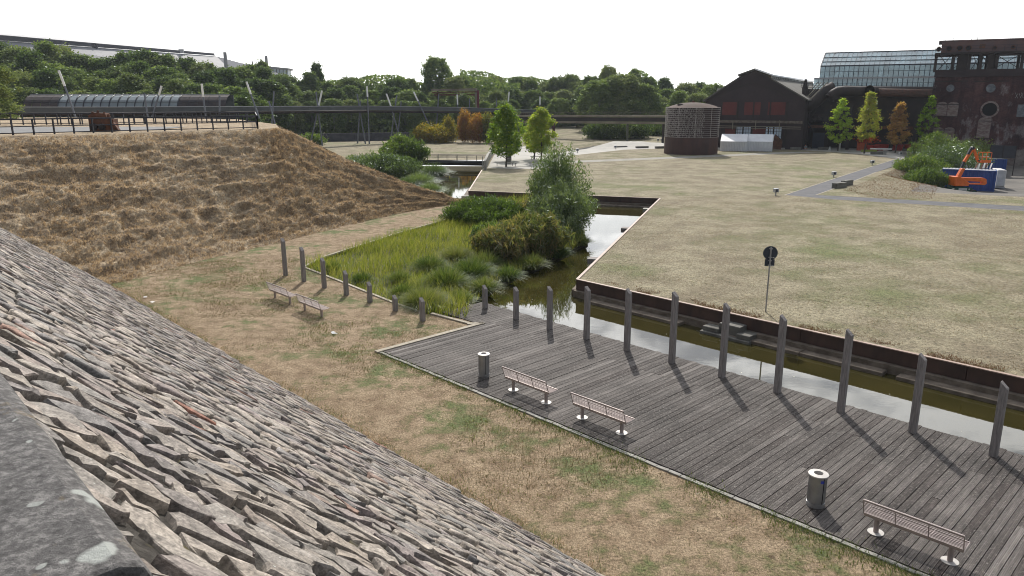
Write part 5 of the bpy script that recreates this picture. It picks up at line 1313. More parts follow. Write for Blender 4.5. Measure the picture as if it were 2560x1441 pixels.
# ---- long factory roof on the left
def fac(px, py, d): return D(px, py, d)
fa = fac(-40, 80, 300); fb = fac(536, 127, 392)
lf = empty('factory_hall', (fa.x, fa.y, 0), label='very long grey factory roof above the wood at the left', cat='building')
def sheet(nm, a, b, c, d, mt, th=.6):
    m = MB(); m.extr([a, b, c, d], Vector((0, 1.2, -th))); return m.build(nm, mt, lf)
sheet('ridge_roof', fac(-40, 84, 300), fac(534, 134, 392), fac(536, 127, 398), fac(-40, 80, 305), m_rooflight, .1)
sheet('clerestory_band', fac(-40, 98, 300), fac(536, 139, 392), fac(533, 134, 392), fac(-40, 85, 300), m_louvre, .1)
sheet('lower_roof', fac(-60, 160, 288), fac(590, 190, 380), fac(540, 141, 393), fac(-40, 99, 301), m_roofgrey, .1)
sheet('hip_roof', fac(590, 190, 380), fac(720, 190, 385), fac(585, 157, 398), fac(540, 141, 394), m_roofgrey, .1)
for px, a, b in ((239, 110, 125), (455, 124, 134)): p, q = fac(px, a, 299+px*.17), fac(px, b, 299+px*.17); m = MB(); m.box((p.x, p.y-1, (p.z+q.z)/2), (2.2, 1, p.z-q.z)); m.build('roof_vent', m_louvre if px < 300 else m_rooflight, lf)
lf2 = empty('factory_annex', D(650, 175, 400), label='low factory annex right of the long roof, behind the trees', cat='building')
m = MB(); m.extr([fac(560, 156, 400), fac(640, 166, 400), fac(640, 163, 402), fac(560, 152, 402)], (0, 8, 0)); m.build('roof', m_rooflight, lf2)
m = MB(); m.extr([fac(600, 190, 400), fac(720, 190, 400), fac(720, 172, 400), fac(600, 160, 400)], (0, 6, 0)); m.build('wall', m_windowp, lf2)
m = MB(); m.extr([fac(598, 164, 399), fac(721, 176, 399), fac(721, 171, 399), fac(598, 159, 399)], (0, 8, 0)); m.build('roof_edge', m_roofgrey, lf2)
for k in range(14): px = 606+k*8.5; m = MB(); a, b = fac(px, 190, 398.7), fac(px, 165+(px-600)*.09, 398.7); m.bar(a, b, .25, .25); m.build('mullion', m_louvre, lf2)
for px, t, b, d, r, lab in ((562, 131, 160, 380, .9, 'shorter pale chimney right of the long factory roof'), (665, 140, 175, 395, .8, 'slender pale chimney above the annex')):
    p, q = D(px, t, d), D(px, b, d); m = MB(); m.cyl((p.x, d, q.z-3), (p.x, d, p.z), r, r*.85, 14); tag(m.build('chimney', m_roofgrey), lab, 'chimney')
p, q = D(631, 152, 380), D(631, 165, 380); m = MB(); m.cyl((q.x, 380, q.z-4), (p.x, 380, p.z), .9, .1, 8); tag(m.build('spire', m_rusty_dark), 'small dark church spire tip between the two chimneys', 'spire')

# ---- lettered tank
tb = G(1740, 388, LZ); tr = 4.55; tc0 = Vector((tb.x, tb.y+tr*.9, LZ)); tank = empty('lettered_tank', tc0, label='round rusty tank with a lattice of white metal lettering', cat='tank')
tz = D(1740, 270, tc0.y-tr).z; zb_ = D(1740, 345, tc0.y-tr).z
m = MB(); m.lathe([(0, LZ-.2), (tr, LZ-.2), (tr, zb_)], 64, (tc0.x, tc0.y, 0)); m.build('base_ring', m_corten, tank, smooth=True)
m = MB(); m.lathe([(tr-.25, zb_-.1), (tr-.25, tz)], 64, (tc0.x, tc0.y, 0)); m.build('inner_drum', simple('dark_drum', (.04, .02, .018), (.03, .017, .016), 1), tank, smooth=True)
m = MB(); m.lathe([(tr+.02, tz-.02), (tr-.35, tz+.06), (tr-.9, tz+.30), (tr-2, tz+.6), (tr-3.3, tz+.8), (0, tz+.88)], 64, (tc0.x, tc0.y, 0)); m.build('domed_roof', m_tankdome, tank, smooth=True)
m = MB(); m.cyl((tc0.x, tc0.y, tz+.85), (tc0.x, tc0.y, tz+1.15), .25, n=12); m.build('roof_vent', m_rust, tank)
m = MB(); p = (tc0.x-2.6, tc0.y-1.6, tz+.45); m.box(p, (.8, .6, .3)); m.build('roof_hatch', m_rusty_dark, tank)
NRW = 15; rh = (tz-zb_)/NRW; m = MB(); rad = tr+.02
for k in range(NRW+1):
    z = zb_+k*rh; m.lathe([(rad-.03, z-.022), (rad+.03, z-.022), (rad+.03, z+.022), (rad-.03, z+.022), (rad-.03, z-.022)], 72, (tc0.x, tc0.y, 0))
m.build('lattice_ring', m_letter, tank)
ROWS = ["UND DIE LEGENDE LEUTE NATIONEN", "INDUSTRIE MIT DER MITTE UND", "STAHL ARBEIT UND MENSCHEN", "FEUER EISEN ZEIT WASSER", "UND ALLE DIE HIER IN DEN", "JAHREN ENTSTANDENE WERKE", "KOHLE UND ERZ SIND IN DIESEN", "MITTEN IM LAND DER HUETTEN",
        "DIE STADT UND IHRE ARBEITER", "NATIONEN UND DER ZEITEN", "KUNST UND KULTUR DER WERKE", "ALLE WEGE FUEHREN DAHIN", "UND WIEDER IN DEN HALLEN", "DIE LEUTE MIT DER KUNST", "ERINNERN AN DIE SCHICHTEN"]
def letter_row(txt, z, h, a0, a1):
    cu = bpy.data.curves.new('lettering', 'FONT'); cu.body = txt; cu.size = 1; cu.extrude = .012; cu.resolution_u = 1; cu.offset = -.022
    to = bpy.data.objects.new('tmp', cu); COL.objects.link(to); dg = bpy.context.evaluated_depsgraph_get(); me = bpy.data.meshes.new_from_object(to.evaluated_get(dg)); bpy.data.objects.remove(to); bpy.data.curves.remove(cu)
    co = np.empty(len(me.vertices)*3, np.float32); me.vertices.foreach_get('co', co); co = co.reshape(-1, 3)
    x0, x1 = co[:, 0].min(), co[:, 0].max(); y0, y1 = co[:, 1].min(), co[:, 1].max()
    th = a0 + (co[:, 0]-x0)/(x1-x0)*(a1-a0); r = rad+co[:, 2]
    out = np.stack([tc0.x+np.cos(th)*r, tc0.y+np.sin(th)*r, z+(co[:, 1]-y0)/(y1-y0)*h], 1)
    me.vertices.foreach_set('co', out.ravel().astype(np.float32)); me.update(); me.name = 'lettering'; return link('lettering', me, m_letter, tank)
th_l, th_r = math.radians(166), math.radians(281)
for k in range(NRW): letter_row(ROWS[k]+' ', zb_+(NRW-1-k)*rh+.02, rh-.04, th_l, th_r + rs.uniform(-.06, .06))
for th0 in ():
    for k in range(NRW):
        if k % 2: letter_row(' DER UND ', zb_+k*rh+.02, rh-.04, th0, th0+.22)
m = MB()
for k in range(10): m = MB(); t = 2*PI*k/10+.2; m.cyl((tc0.x+math.cos(t)*rad, tc0.y+math.sin(t)*rad, zb_), (tc0.x+math.cos(t)*rad, tc0.y+math.sin(t)*rad, tz), .035, n=6); m.build('upright', m_letter, tank)
# gate beside the tank
gt = empty('gate', G(1664, 371, LZ), label='dark barred gate left of the lettered tank', cat='gate'); a, b = G(1663, 371, LZ), G(1679, 372, LZ); hgt_ = 2.2; m = MB()
for t in (0, 1): m.bar(a.lerp(b, t), a.lerp(b, t)+UZ*hgt_, .12, .12)
for h in (.15, 1.1, 2.1): m.bar(a+UZ*h, b+UZ*h, .06, .06)
m.build('frame', m_navy, gt)
for k in range(1, 7): m = MB(); p = a.lerp(b, k/7); m.bar(p+UZ*.15, p+UZ*2.1, .035, .035); m.build('bar', m_navy, gt)

# ---- tents, corten fins and low fence in front of the brick hall
def tent(px0, px1, py, lab, d0):
    a, b = D(px0, py, d0), D(px1, py, d0-1.5); a.z = b.z = LZ; u = (b-a).normalized(); L = (b-a).length; w = Vector((-u.y, u.x, 0)); he, hr, dp = 1.75, 2.95, 5.5
    e = empty('party_tent', a, label=lab, cat='tent', group='white tents beside the brick hall')
    f0 = [a, a+w*dp, a+w*dp+UZ*he, a+w*dp/2+UZ*hr, a+UZ*he]
    m = MB(); m.extr([a+UZ*he-w*.1, a+w*dp/2+UZ*hr, a+w*dp/2+UZ*(hr-.05), a+UZ*(he-.05)-w*.1], u*L); m.build('roof', m_offwhite, e)
    m = MB(); m.extr([a+w*dp+UZ*he, a+w*dp/2+UZ*hr, a+w*dp/2+UZ*(hr-.05), a+w*dp+UZ*(he-.05)], u*L); m.build('roof', m_offwhite, e)
    m = MB(); m.boxb(a+u*L/2+UZ*he/2, u*L/2, w*.03, UZ*he/2-UZ*.03)
    for k in range(int(L/.28)): m.cyl(a+u*(k*.28+.1)-w*.04+UZ*.02, a+u*(k*.28+.1)-w*.04+UZ*(he-.08), .07, n=5)
    m.build('side_wall', m_offwhite, e)
    m = MB(); c = b; m.extr([c, c+w*dp*.28, c+w*dp*.28+UZ*he, c+UZ*he], u*.05); m.extr([c+UZ*he, c+w*dp+UZ*he, c+w*dp/2+UZ*(hr-.06)], u*.05); m.build('gable_wall', m_offwhite, e); return e
tent(1800, 1866, 371, 'left white tent next to the lettered tank', 138); tent(1867, 1930, 371, 'right white tent with an open dark gable end', 137.6)
for px, lab in ((1822, 'rusty steel fin in front of the left tent'), (1938, 'rusty steel fin at the right end of the tents')):
    c = G(px, 374, LZ); m = MB(); P = [c-R_*1.0, c+R_*1.0, c+R_*1.1+UZ*1.6, c-R_*.25+UZ*2.75]; m.extr(P, Q_*.7); tag(m.build('steel_fin', m_corten if px < 1900 else m_rust), lab, 'steel fin')
lfn = empty('lattice_fence', G(1805, 373, LZ), label='low grey lattice fence before the tents', cat='fence'); a, b = G(1806, 373.4, LZ), G(1926, 374.5, LZ)
for k in range(6): m = MB(); p = a.lerp(b, k/5); m.cyl(p, p+UZ*1.15, .05, n=6); m.build('post', m_navy, lfn)
m = MB(); m.bar(a+UZ*1.05, b+UZ*1.05, .04, .04); m.bar(a+UZ*.2, b+UZ*.2, .04, .04)
for k in range(70): p = a.lerp(b, k/69); m.bar(p+UZ*.1, p+UZ*1.05, .012, .012)
m.build('mesh_panel', m_pole, lfn)

# ---- skips, pallets, small stuff before the works
def gz(px, d): return D(px, 375, d)
for x0, x1, y, lab in ((2166, 2182, 378, 'red skip farthest left beside the orange board'), (2185, 2221, 376, 'red skip carrying a grey lid'), (2223, 2257, 376.5, 'red skip right of the tree trunk'), (2259, 2292, 376.5, 'red skip below the pallet stack')):
    a = G(x0, y, LZ); b = D(x1, y, a.y-1.2); b.z = LZ; u = (b-a).normalized(); L = (b-a).length; w = Vector((-u.y, u.x, 0)); e = empty('red_skip', a, label=lab, cat='skip', group='red skips in front of the works')
    m = MB(); h = 1.05
    P0 = [a+u*.25, a+u*(L-.25), a+u*L+UZ*h, a+UZ*h]; m.extr(P0, w*1.8); m.build('tub', m_redp, e)
    m = MB(); m.bar(a+UZ*h-w*.04, a+u*L+UZ*h-w*.04, .08, .12)
    for k in range(5): m.bar(a+u*(.3+k*(L-.6)/4)-w*.03+UZ*.1, a+u*(.3+k*(L-.6)/4)-w*.03+UZ*h, .05, .08)
    m.build('rim', m_redp, e)
ps = empty('pallet_stack', G(2276, 377, LZ), label='tall stack of wooden pallets beside the masonry wall', cat='pallet stack'); pb = D(2276, 377, G(2276, 377, LZ).y+2.2)
mp_ = simple('pallet_wood', (.30, .20, .10), (.20, .13, .06), 4)
for k in range(16):
    m = MB(); z = LZ+.14*k
    for q in range(4): m.box((pb.x, pb.y-.45+.3*q, z+.12), (1.2, .12, .03), -.5)
    for q in (-.5, 0, .5): m.box((pb.x+q*.88, pb.y-q*.48, z+.05), (.12, .8, .09), -.5)
    m.build('pallet', mp_, ps)
def block(px, py, L, h, w, az, lab, nm='concrete_bench', cat='bench', grp='low concrete benches', mt=None, z=LZ):
    c = G(px, py, z); m = MB(); m.box((c.x, c.y, z+h/2), (L, w, h), az); o = m.build(nm, mt or m_conc2); bv = o.modifiers.new('b', 'BEVEL'); bv.width = .02; return tag(o, lab, cat, grp)
block(2098, 470, 2.0, .55, .55, .62, 'near half of the concrete bench beside the asphalt path'); block(2117, 463.5, 1.9, .55, .5, .72, 'far half of the concrete bench beside the asphalt path')
for px, py, lab in ((1552, 371.5, 'concrete block by the walk, left of the three'), (1605, 372, 'middle concrete block by the walk'), (1653, 372, 'concrete block by the walk next to the gate'), (1868, 374, 'dark block in front of the tents'), (1989, 375, 'dark block in front of the black pillars'),
                    (2058, 375, 'dark block left of the lime tree'), (2191, 386.5, 'grey block between the two colourful trees'), (2270, 378.5, 'dark block right of the orange tree')):
    block(px, py, 2.6 if px < 1700 else 1.9, .45, .5, .35 if px < 1700 else -.25, lab)
block(2211, 387, .45, .75, .45, 0, 'small concrete pillar beside the grey block', 'bollard', 'bollard', None, m_conclight)
block(2172, 380, 2.6, .35, .6, -.3, 'yellow green bench on the square', 'square_bench', 'bench', None, simple('lime_bench', (.30, .34, .06)))
block(2153, 377, 1.6, 1.4, .3, -.3, 'orange board leaning by the works', 'orange_board', 'board', None, simple('orange_board', (.4, .08, .03)))
block(2202, 374.5, 3.2, .2, .5, -.4, 'grey metal lid lying on the red skip', 'metal_lid', 'lid', None, m_lightbox, LZ+1.1)
block(1953, 374, 1.2, .3, .6, 0, 'pale slab right of the tents', 'pale_slab', 'slab', None, m_conclight)
block(1947, 372, 1.3, 2.1, .3, -.4, 'blue portable cabin door beside the tents', 'blue_box', 'box', None, simple('dull_blue', (.02, .035, .08)))
block(2097.5, 376, .35, 1.3, .3, 0, 'white slim info pillar right of the lime tree trunk', 'info_pillar', 'pillar', None, m_white)
for px, py, lab in ((2074, 376, 'tiny white cone before the works'), (2013, 372, 'small orange cone by the pillars')): 
    c = G(px, py, LZ); m = MB(); m.lathe([(.28, 0), (.26, .04), (.05, .7), (0, .7)], 12, tuple(c)); tag(m.build('traffic_cone', m_white if 'white' in lab else m_orangep), lab, 'cone')

# ---- ground floodlights
def lamp(px, py, s, lab):
    c = G(px, py, LZ); e = empty('ground_lamp', c, label=lab, cat='lamp', group='box shaped floodlights on the lawn')
    m = MB(); m.cyl(c, c+UZ*.28*s, .06*s, n=8); m.build('stand', m_lightbox, e)
    m = MB(); m.box((c.x, c.y, LZ+.43*s), (.40*s, .34*s, .34*s), .15); o = m.build('housing', m_lightbox, e); bv = o.modifiers.new('b', 'BEVEL'); bv.width = .02
    m = MB(); m.box((c.x+.02, c.y-.175*s, LZ+.43*s), (.22*s, .03, .22*s), .15); m.build('lens', m_sign, e)
for px, py, lab in ((1939, 489, 'nearest floodlight at the corner of the asphalt path'), (2084, 444, 'second floodlight beside the asphalt path'), (2180, 413.5, 'third floodlight beside the asphalt path'), (2250, 391, 'farthest floodlight by the asphalt path'),
                    (1979, 374, 'floodlight before the black pillars'), (2013, 374.5, 'small floodlight right of the black pillars'), (1443.5, 382, 'floodlight on the left end of the pale walk'), (1538, 373.5, 'floodlight left of the first concrete block'), (1577, 362, 'far floodlight behind the pale walk'),
                    (1645, 355.5, 'left one of two tiny far floodlights'), (1654, 355.5, 'right one of two tiny far floodlights')):
    lamp(px, py, 1.15, lab)
# park benches on the left square (simple planks on two legs)
for px, py, L, az, lab in ((1307, 416, 2.4, 0, 'low slat bench between the plane trees'), (1307, 377, 1.9, 0, 'distant bench at the back of the square'), (1345, 399, 2.4, 0, 'low bench behind the right plane tree'), (1262, 415, 2.6, 0, 'low bench beneath the left plane tree')):
    c = G(px, py, LZ); e = empty('slat_bench', c, label=lab, cat='bench', group='low benches on the paved square')
    m = MB()
    for q in (-.15, 0, .15): m.box((c.x, c.y+q, LZ+.45), (L, .11, .05))
    m.build('seat', m_conc2, e)
    for s_ in (-1, 1): m = MB(); m.box((c.x+s_*L*.42, c.y, LZ+.22), (.06, .4, .42)); m.build('leg', m_navy, e)
for px, py, lab in ((1273, 401, 'dark planter at the left row'), (1271, 409, 'dark planter nearer in the left row')):
    block(px, py, .7, .7, .7, 0, lab, 'planter', 'planter', 'dark planters on the square')

# ---- footbridge over the far canal
fb_ = empty('canal_footbridge', C5, label='low footbridge with thin rails over the far canal', cat='footbridge'); a, b = G(1000, 404, LZ), G(1216, 407, LZ); a.z = b.z = LZ
m = MB(); m.bar(a+UZ*.0, b+UZ*.0, 1.8, .12); m.build('deck', m_conclight, fb_)
m = MB(); m.bar(a-UZ*.25, b-UZ*.25, 1.5, .34); m.build('girder', m_rusty_dark, fb_)
for side, nm in ((-.95, 0), (.95, 1)):
    o_v = Vector((0, side, 0)); m = MB(); m.bar(a+o_v+UZ*1.05, b+o_v+UZ*1.05, .06, .06); m.bar(a+o_v+UZ*.75, b+o_v+UZ*.75, .04, .04); m.bar(a+o_v+UZ*.1, b+o_v+UZ*.1, .06, .22); m.build('rail', m_navy, fb_)
    for k in range(10): m = MB(); p = a.lerp(b, k/9)+o_v; m.bar(p, p+UZ*1.05, .05, .05); m.build('rail_post', m_navy, fb_)
m = MB(); m.bar(b+Vector((-.55, -1, -1)), b+Vector((-.55, -1, 1.0)), .1, .1); m.build('white_stake', m_white, fb_)
pw = empty('ramp_wall', G(1213, 425, LZ), label='pale concrete parapet walls at the end of the footbridge', cat='wall')
for p, q, h in ((G(1212, 426, LZ), G(1221, 404, LZ), 1.25), (G(1221, 403, LZ), G(1231, 387, LZ), 1.1)):
    m = MB(); m.bar(Vector((p.x, p.y, LZ+h/2-.3)), Vector((q.x, q.y, LZ+h/2-.3)), .35, h+.6); m.build('wall_panel', m_conclight, pw)

# ---- rusty portal behind the footbridge
pt = empty('steel_portal', D(1140, 320, 198), label='rusty steel portal frame standing before the wood', cat='portal frame')
m = MB(); a, b = D(1080, 226, 198), D(1192, 224, 196); m.bar(a, b, .9, .55); m.build('beam', m_pipebridge, pt)
m = MB(); a2, b2_ = D(1086, 232, 199), D(1192, 232, 198); m.bar(a2-UZ*.5, b2_-UZ*.5, .6, .5); m.bar(a-UZ*.6, b-UZ*.6, .3, .3); m.build('beam', m_rust, pt)
for px, mt in ((1190, m_pipebridge), (1195, m_redp)): t = D(px, 226, 196.5); m = MB(); m.bar((t.x, t.y, .5), t, .55, .55); m.build('column', m_pipebridge if px == 1190 else simple('dull_red', (.16, .03, .04)), pt)
t = D(1094, 228, 199); m = MB(); m.bar((t.x, t.y, .5), t, .4, .4); m.build('column', m_rusty_dark, pt)

# ---- high footbridge with mesh parapets and its light poles
BPX = [(-60, 268, 112), (300, 268, 125), (640, 266.5, 142), (920, 265.5, 163), (1150, 269, 184), (1345, 276, 203)]
fbg = empty('high_footbridge', D(920, 300, 163), label='long dark footbridge with mesh parapets crossing the picture', cat='footbridge')
cl = [D(x, y, d) for x, y, d in BPX]
for p, q in zip(cl[:-1], cl[1:]):
    n = max(1, int((q-p).length/5)); d = (q-p).normalized(); sdv = Vector((-d.y, d.x, 0)); 
    for k in range(n):
        a = p.lerp(q, k/n); b = p.lerp(q, (k+1)/n)-d*.04
        m = MB(); m.bar(a-sdv*1.2-UZ*.42, b-sdv*1.2-UZ*.42, .05, .8); m.build('parapet_panel', m_mesh, fbg)
    m = MB(); m.bar(p+sdv*1.2-UZ*.42, q+sdv*1.2-UZ*.42, .05, .8); m.build('rear_parapet', m_mesh, fbg)
    m = MB(); m.bar(p-sdv*1.22, q-sdv*1.22, .10, .08); m.bar(p+sdv*1.22, q+sdv*1.22, .10, .08); m.build('handrail', m_lightbox, fbg)
    m = MB(); m.bar(p-UZ*1.0, q-UZ*1.0, 2.5, .28); m.bar(p-UZ*1.22, q-UZ*1.22, 1.5, .3); m.build('bridge_deck', m_rusty_dark, fbg)
poles = [ # top, end of white tube, foot, depth, label
    ((147, 177), (162, 216), (188, 292), 110, 'tall white tipped pole leaning left, leftmost of all'), ((404, 215), (397, 239), (384, 280), 127, 'white tipped pole leaning right beyond the canopy'),
    ((361, 234), None, (373, 318), 120, 'plain grey pole left of the white tipped one by the canopy'), ((504, 210), (508, 243), (516, 300), 122, 'white tipped pole standing before the right end of the canopy'),
    ((549, 240), None, (549, 300), 126, 'plain upright pole at the right end of the canopy'), ((616, 205), (627, 236), (641, 276), 134, 'white tipped pole leaning left above the railing corner'),
    ((685, 229), None, (679, 320), 136, 'plain pole just right of the railing corner'), ((672, 253), None, (690, 320), 135, 'short plain pole crossing at the railing corner'),
    ((805, 227), (797, 264), (780, 342), 152, 'white tipped pole leaning right left of centre'), ((790, 230), None, (804, 350), 154, 'plain pole crossing the right leaning one'),
    ((917, 216), (919, 243), (923, 354), 160, 'upright white tipped pole in the middle of the footbridge'), ((893, 236), None, (912, 351), 161, 'plain pole leaning left beside the upright one'),
    ((901, 252), None, (895, 344), 163, 'short plain pole crossing left of the upright one'), ((966, 235), (977, 266), (998, 342), 166, 'white tipped pole leaning left right of the upright one'),
    ((992, 239), None, (978, 340), 168, 'plain pole leaning right at the crossing right of centre'), ((1003, 253), None, (995, 337), 168, 'short plain pole at the crossing right of centre'),
    ((1034, 230), (1045, 253), (1076, 320), 172, 'white tipped pole leaning left beside the autumn scrub'), ((1097, 236), None, (1091, 318), 178, 'plain pole behind the autumn scrub'),
    ((1143, 237), (1144, 262), (1147, 318), 184, 'upright white tipped pole beneath the rusty portal'), ((1174, 247), None, (1173, 300), 186, 'plain pole beneath the right end of the portal'),
    ((1241, 247), None, (1241, 300), 192, 'thin dark pole above the left plane tree'), ((1273, 230), (1270, 262), (1266, 300), 196, 'white tipped pole rising behind the left plane tree'), ((1350, 242), (1350, 262), (1350, 290), 202, 'small far pole behind the right plane tree')]
for top, mid, foot, d, lab in poles:
    a = D(*foot, d); b = D(*top, d+1); e = empty('light_pole', a, label=lab, cat='light pole', group='leaning light poles at the footbridge')
    c = D(*mid, d+.8) if mid else b; m = MB(); m.cyl(a-(b-a).normalized()*1.5, c, .15, .13, 10); m.build('pole', m_pole, e, smooth=True)
    if mid: m = MB(); m.cyl(c, b, .17, .17, 12); m.build('light_tube', m_tube, e, smooth=True)
# ---- glazed canopy behind the footbridge
cn = empty('canopy', D(300, 290, 130), label='barrel vaulted canopy with glazed middle and lattice ends', cat='canopy')
def cpt(px, t, d=None):                    # t 0..1 along the vault profile from the front foot over the crown
    d = 128+(px-50)*.018; ax = (px-1280)/1923*d; ang = t*PI*.62; zc = D(px, 238, d+1.5).z; r = 3.1
    return Vector((ax, d-math.sin(PI/2-ang+.15)*0 + 3.0 - math.cos(ang*.95)*3.0, zc-r+math.sin(min(PI/2, ang*.95))*r)) if t <= .85 else Vector((ax, d+3.4+(t-.85)*9, zc-.1*(t-.85)))
def vault(px0, px1, mt, nm, step):
    px = px0
    while px < px1-1:
        x2 = min(px1, px+step); m = MB(); T = [0, .15, .3, .45, .6, .75, .85, 1]; vs = [cpt(px+.4, t) for t in T]+[cpt(x2-.4, t) for t in T]; n = len(T)
        m.add(vs, [(i, i+1, n+i+1, n+i) for i in range(n-1)]); m.build(nm, mt, cn); px = x2
m_lattice = simple('canopy_lattice', (.07, .055, .05), (.045, .04, .042), .8, .8)
m_canglass = glassmat('canopy_glass', (.26, .32, .28), .35, .30)
vault(52, 140, m_lattice, 'lattice_panel', 22); vault(140, 442, m_canglass, 'glass_panel', 21.5); vault(442, 562, m_lattice, 'lattice_panel', 24)
for k in range(15):
    px = 140+k*21.5; m = MB(); m.tube([cpt(px, t)-Vector((0, .08, 0)) for t in (0, .1, .2, .3, .4, .5, .6, .7, .8, 1)], .09, 6); m.build('rib', m_navy, cn)
for t in (.18, .36): m = MB(); m.tube([cpt(px, t)-Vector((0, .1, 0)) for px in (52, 140, 300, 442, 562)], .05, 5); m.build('purlin', m_navy, cn)
m = MB(); m.tube([cpt(px, .8)+UZ*.12 for px in (52, 140, 300, 442, 562)], .08, 5); m.build('ridge_tube', m_stain2, cn)
m = MB(); p = cpt(60, 1); q = cpt(560, 1); m.extr([Vector((p.x, p.y, 2)), Vector((q.x, q.y, 2)), q, p], (0, .2, 0)); m.build('back_wall', simple('canopy_mural', (.12, .14, .13), (.05, .06, .07), .35, .8, lo=.45, hi=.55), cn)
m = MB(); m.box(((p.x+q.x)/2, 130, 3.4), (q.x-p.x, 5, 6.4)); m.build('plinth', m_conc, cn)
# ---- graffiti wall at the foot of the wood
a, b = G(700, 357, LZ), G(1060, 350, LZ); m = MB(); gw = empty('graffiti_wall', a, label='low concrete wall with faded graffiti in front of the wood', cat='wall')
for k in range(12): p, q = a.lerp(b, k/12), a.lerp(b, (k+1)/12); m = MB(); m.bar(p+UZ*.9, q+UZ*.9-(q-p).normalized()*.05, .3, 1.8); m.build('wall_panel', m_graf, gw)
for k, (px, py) in enumerate([(792, 348), (800, 349), (808, 347)]):
    c = G(px, py+5, LZ); m = MB(); c = a.lerp(b, (px-700)/360)-Vector((0, .2, 0)); z = 1.4
    m.bar(c+UZ*(z-.5), c+UZ*(z+.3)+Vector((.5, 0, 0)), .03, .12, up=(0, 1, 0)); m.bar(c+UZ*(z-.4)+Vector((.6, 0, 0)), c+UZ*(z+.3)+Vector((.3, 0, 0)), .03, .12, up=(0, 1, 0)); m.bar(c+UZ*(z-.1), c+UZ*(z-.1)+Vector((.7, 0, 0)), .03, .1, up=(0, 1, 0)); m.build('graffiti', m_conclight, gw)
# ---- pipe bridge
pb_ = empty('pipe_bridge', D(1500, 310, 176), label='long rusty pipe bridge on slim legs ending at the tank', cat='pipe bridge')
def pbp(px, dz): d = 192-(px-1290)*.075; p = D(px, 287, d); return p+UZ*dz
L0, L1 = 1180, 1762
for dz, w, h, mt, nm in ((-.35, 1.2, .45, m_pipebridge, 'upper_girder'), (-1.75, 1.2, .45, m_pipebridge, 'lower_girder'), (-1.05, .9, .85, m_rusty_dark, 'pipe_bundle'), (.55, .06, .06, m_pipebridge, 'handrail')):
    m = MB(); m.bar(pbp(L0, dz), pbp(L1, dz), w, h); m.build(nm, mt, pb_)
m = MB()
for k in range(110): px = L0+k*(L1-L0)/109; m.bar(pbp(px, -.1), pbp(px, .55), .05, .05)
tag(m.build('railing_bars', m_pipebridge, pb_), kind='stuff')
m = MB()
for k in range(24): px = L0+k*(L1-L0)/24; w = (L1-L0)/24; m.bar(pbp(px, -1.6)-Vector((0, .62, 0)), pbp(px+w, -.5)-Vector((0, .62, 0)), .06, .08) if k % 2 else m.bar(pbp(px, -.5)-Vector((0, .62, 0)), pbp(px+w, -1.6)-Vector((0, .62, 0)), .06, .08)
m.build('truss_diagonals', m_rusty_dark, pb_)
for px, mt in ((1384, simple('purple_leg', (.09, .035, .055))), (1489, simple('mossy_leg', (.11, .12, .09))), (1570, simple('mossy_leg_b', (.12, .13, .10))), (1660, m_rusty_dark), (1230, m_rusty_dark)):
    p = pbp(px, -1.9); m = MB(); m.bar((p.x, p.y, .3), p, .7 if px == 1384 else .42, .6); m.build('leg', mt, pb_)

# ---- railings on the plateau
def railing(a, b, nb, lab, hh=1.02, mids=(.55, .12)):
    e = empty('railing', a, label=lab, cat='railing')
    for k in range(nb+1): p = a.lerp(b, k/nb); m = MB(); m.bar(p-UZ*.1, p+UZ*hh, .075, .11); m.build('post', m_navy, e)
    m = MB(); m.bar(a+UZ*hh, b+UZ*hh, .09, .09); m.build('handrail', m_navy, e)
    for h in mids: m = MB(); m.bar(a+UZ*h, b+UZ*h, .05, .06); m.build('rail', m_navy, e)
F0, F1 = G(33, 338.5, PZ), G(645, 322.5, PZ); Fx = F0+(F0-F1)*(2/14)
railing(Fx, F1, 16, 'dark blue railing along the near edge of the plateau')
F2 = G(640, 307, PZ); F3 = G(-60, 314, PZ); railing(F2, F3, 26, 'second thin railing behind the gravel walk')
F4, F5 = D(150, 292, 72), D(640, 290, 80); F4.z = F5.z = PZ; railing(F4, F5, 20, 'third railing farther back on the plateau')
railing(F1, F2, 3, 'short railing piece closing the right end of the walk')
# rusty slag ladle lump
lb = G(262, 329, PZ); e = empty('rusty_machine', lb, label='jagged rusty machine relic on the plateau behind the railing', cat='machine relic')
m = MB(); m.boxb(lb+UZ*.45, (.85, .1, 0), (-.05, .45, 0), (0, 0, .45)); m.extr([lb+Vector((-.95, -.3, .9)), lb+Vector((.5, -.35, .85)), lb+Vector((.35, -.3, 1.3)), lb+Vector((-.55, -.3, 1.35)), lb+Vector((-.9, -.3, 1.15))], (0, .6, 0)); m.build('body', m_rust, e)
m = MB()
for k, (x, z, l) in enumerate([(-.7, 1.3, .25), (-.3, 1.35, .35), (.15, 1.3, .2), (.45, 1.1, .3)]): m = MB(); m.cyl(lb+Vector((x, -.1, z-.15)), lb+Vector((x+.05, -.1, z+l*.5)), .12, .07, 8); m.build('lug', m_rust, e)
m = MB(); m.extr([lb+Vector((.8, -.4, 0)), lb+Vector((1.25, -.4, .1)), lb+Vector((.7, -.4, .95)), lb+Vector((.45, -.4, .9))], (0, .3, 0)); m.build('side_plate', m_rust, e); m = MB(); m.cyl(lb+Vector((-.5, -.6, .35)), lb+Vector((-.5, -.3, .35)), .28, n=12); m.build('wheel', m_rusty_dark, e); m = MB(); m.cyl(lb+Vector((.1, -.6, .35)), lb+Vector((.1, -.3, .35)), .24, n=12)
m.build('wheel', m_rusty_dark, e)

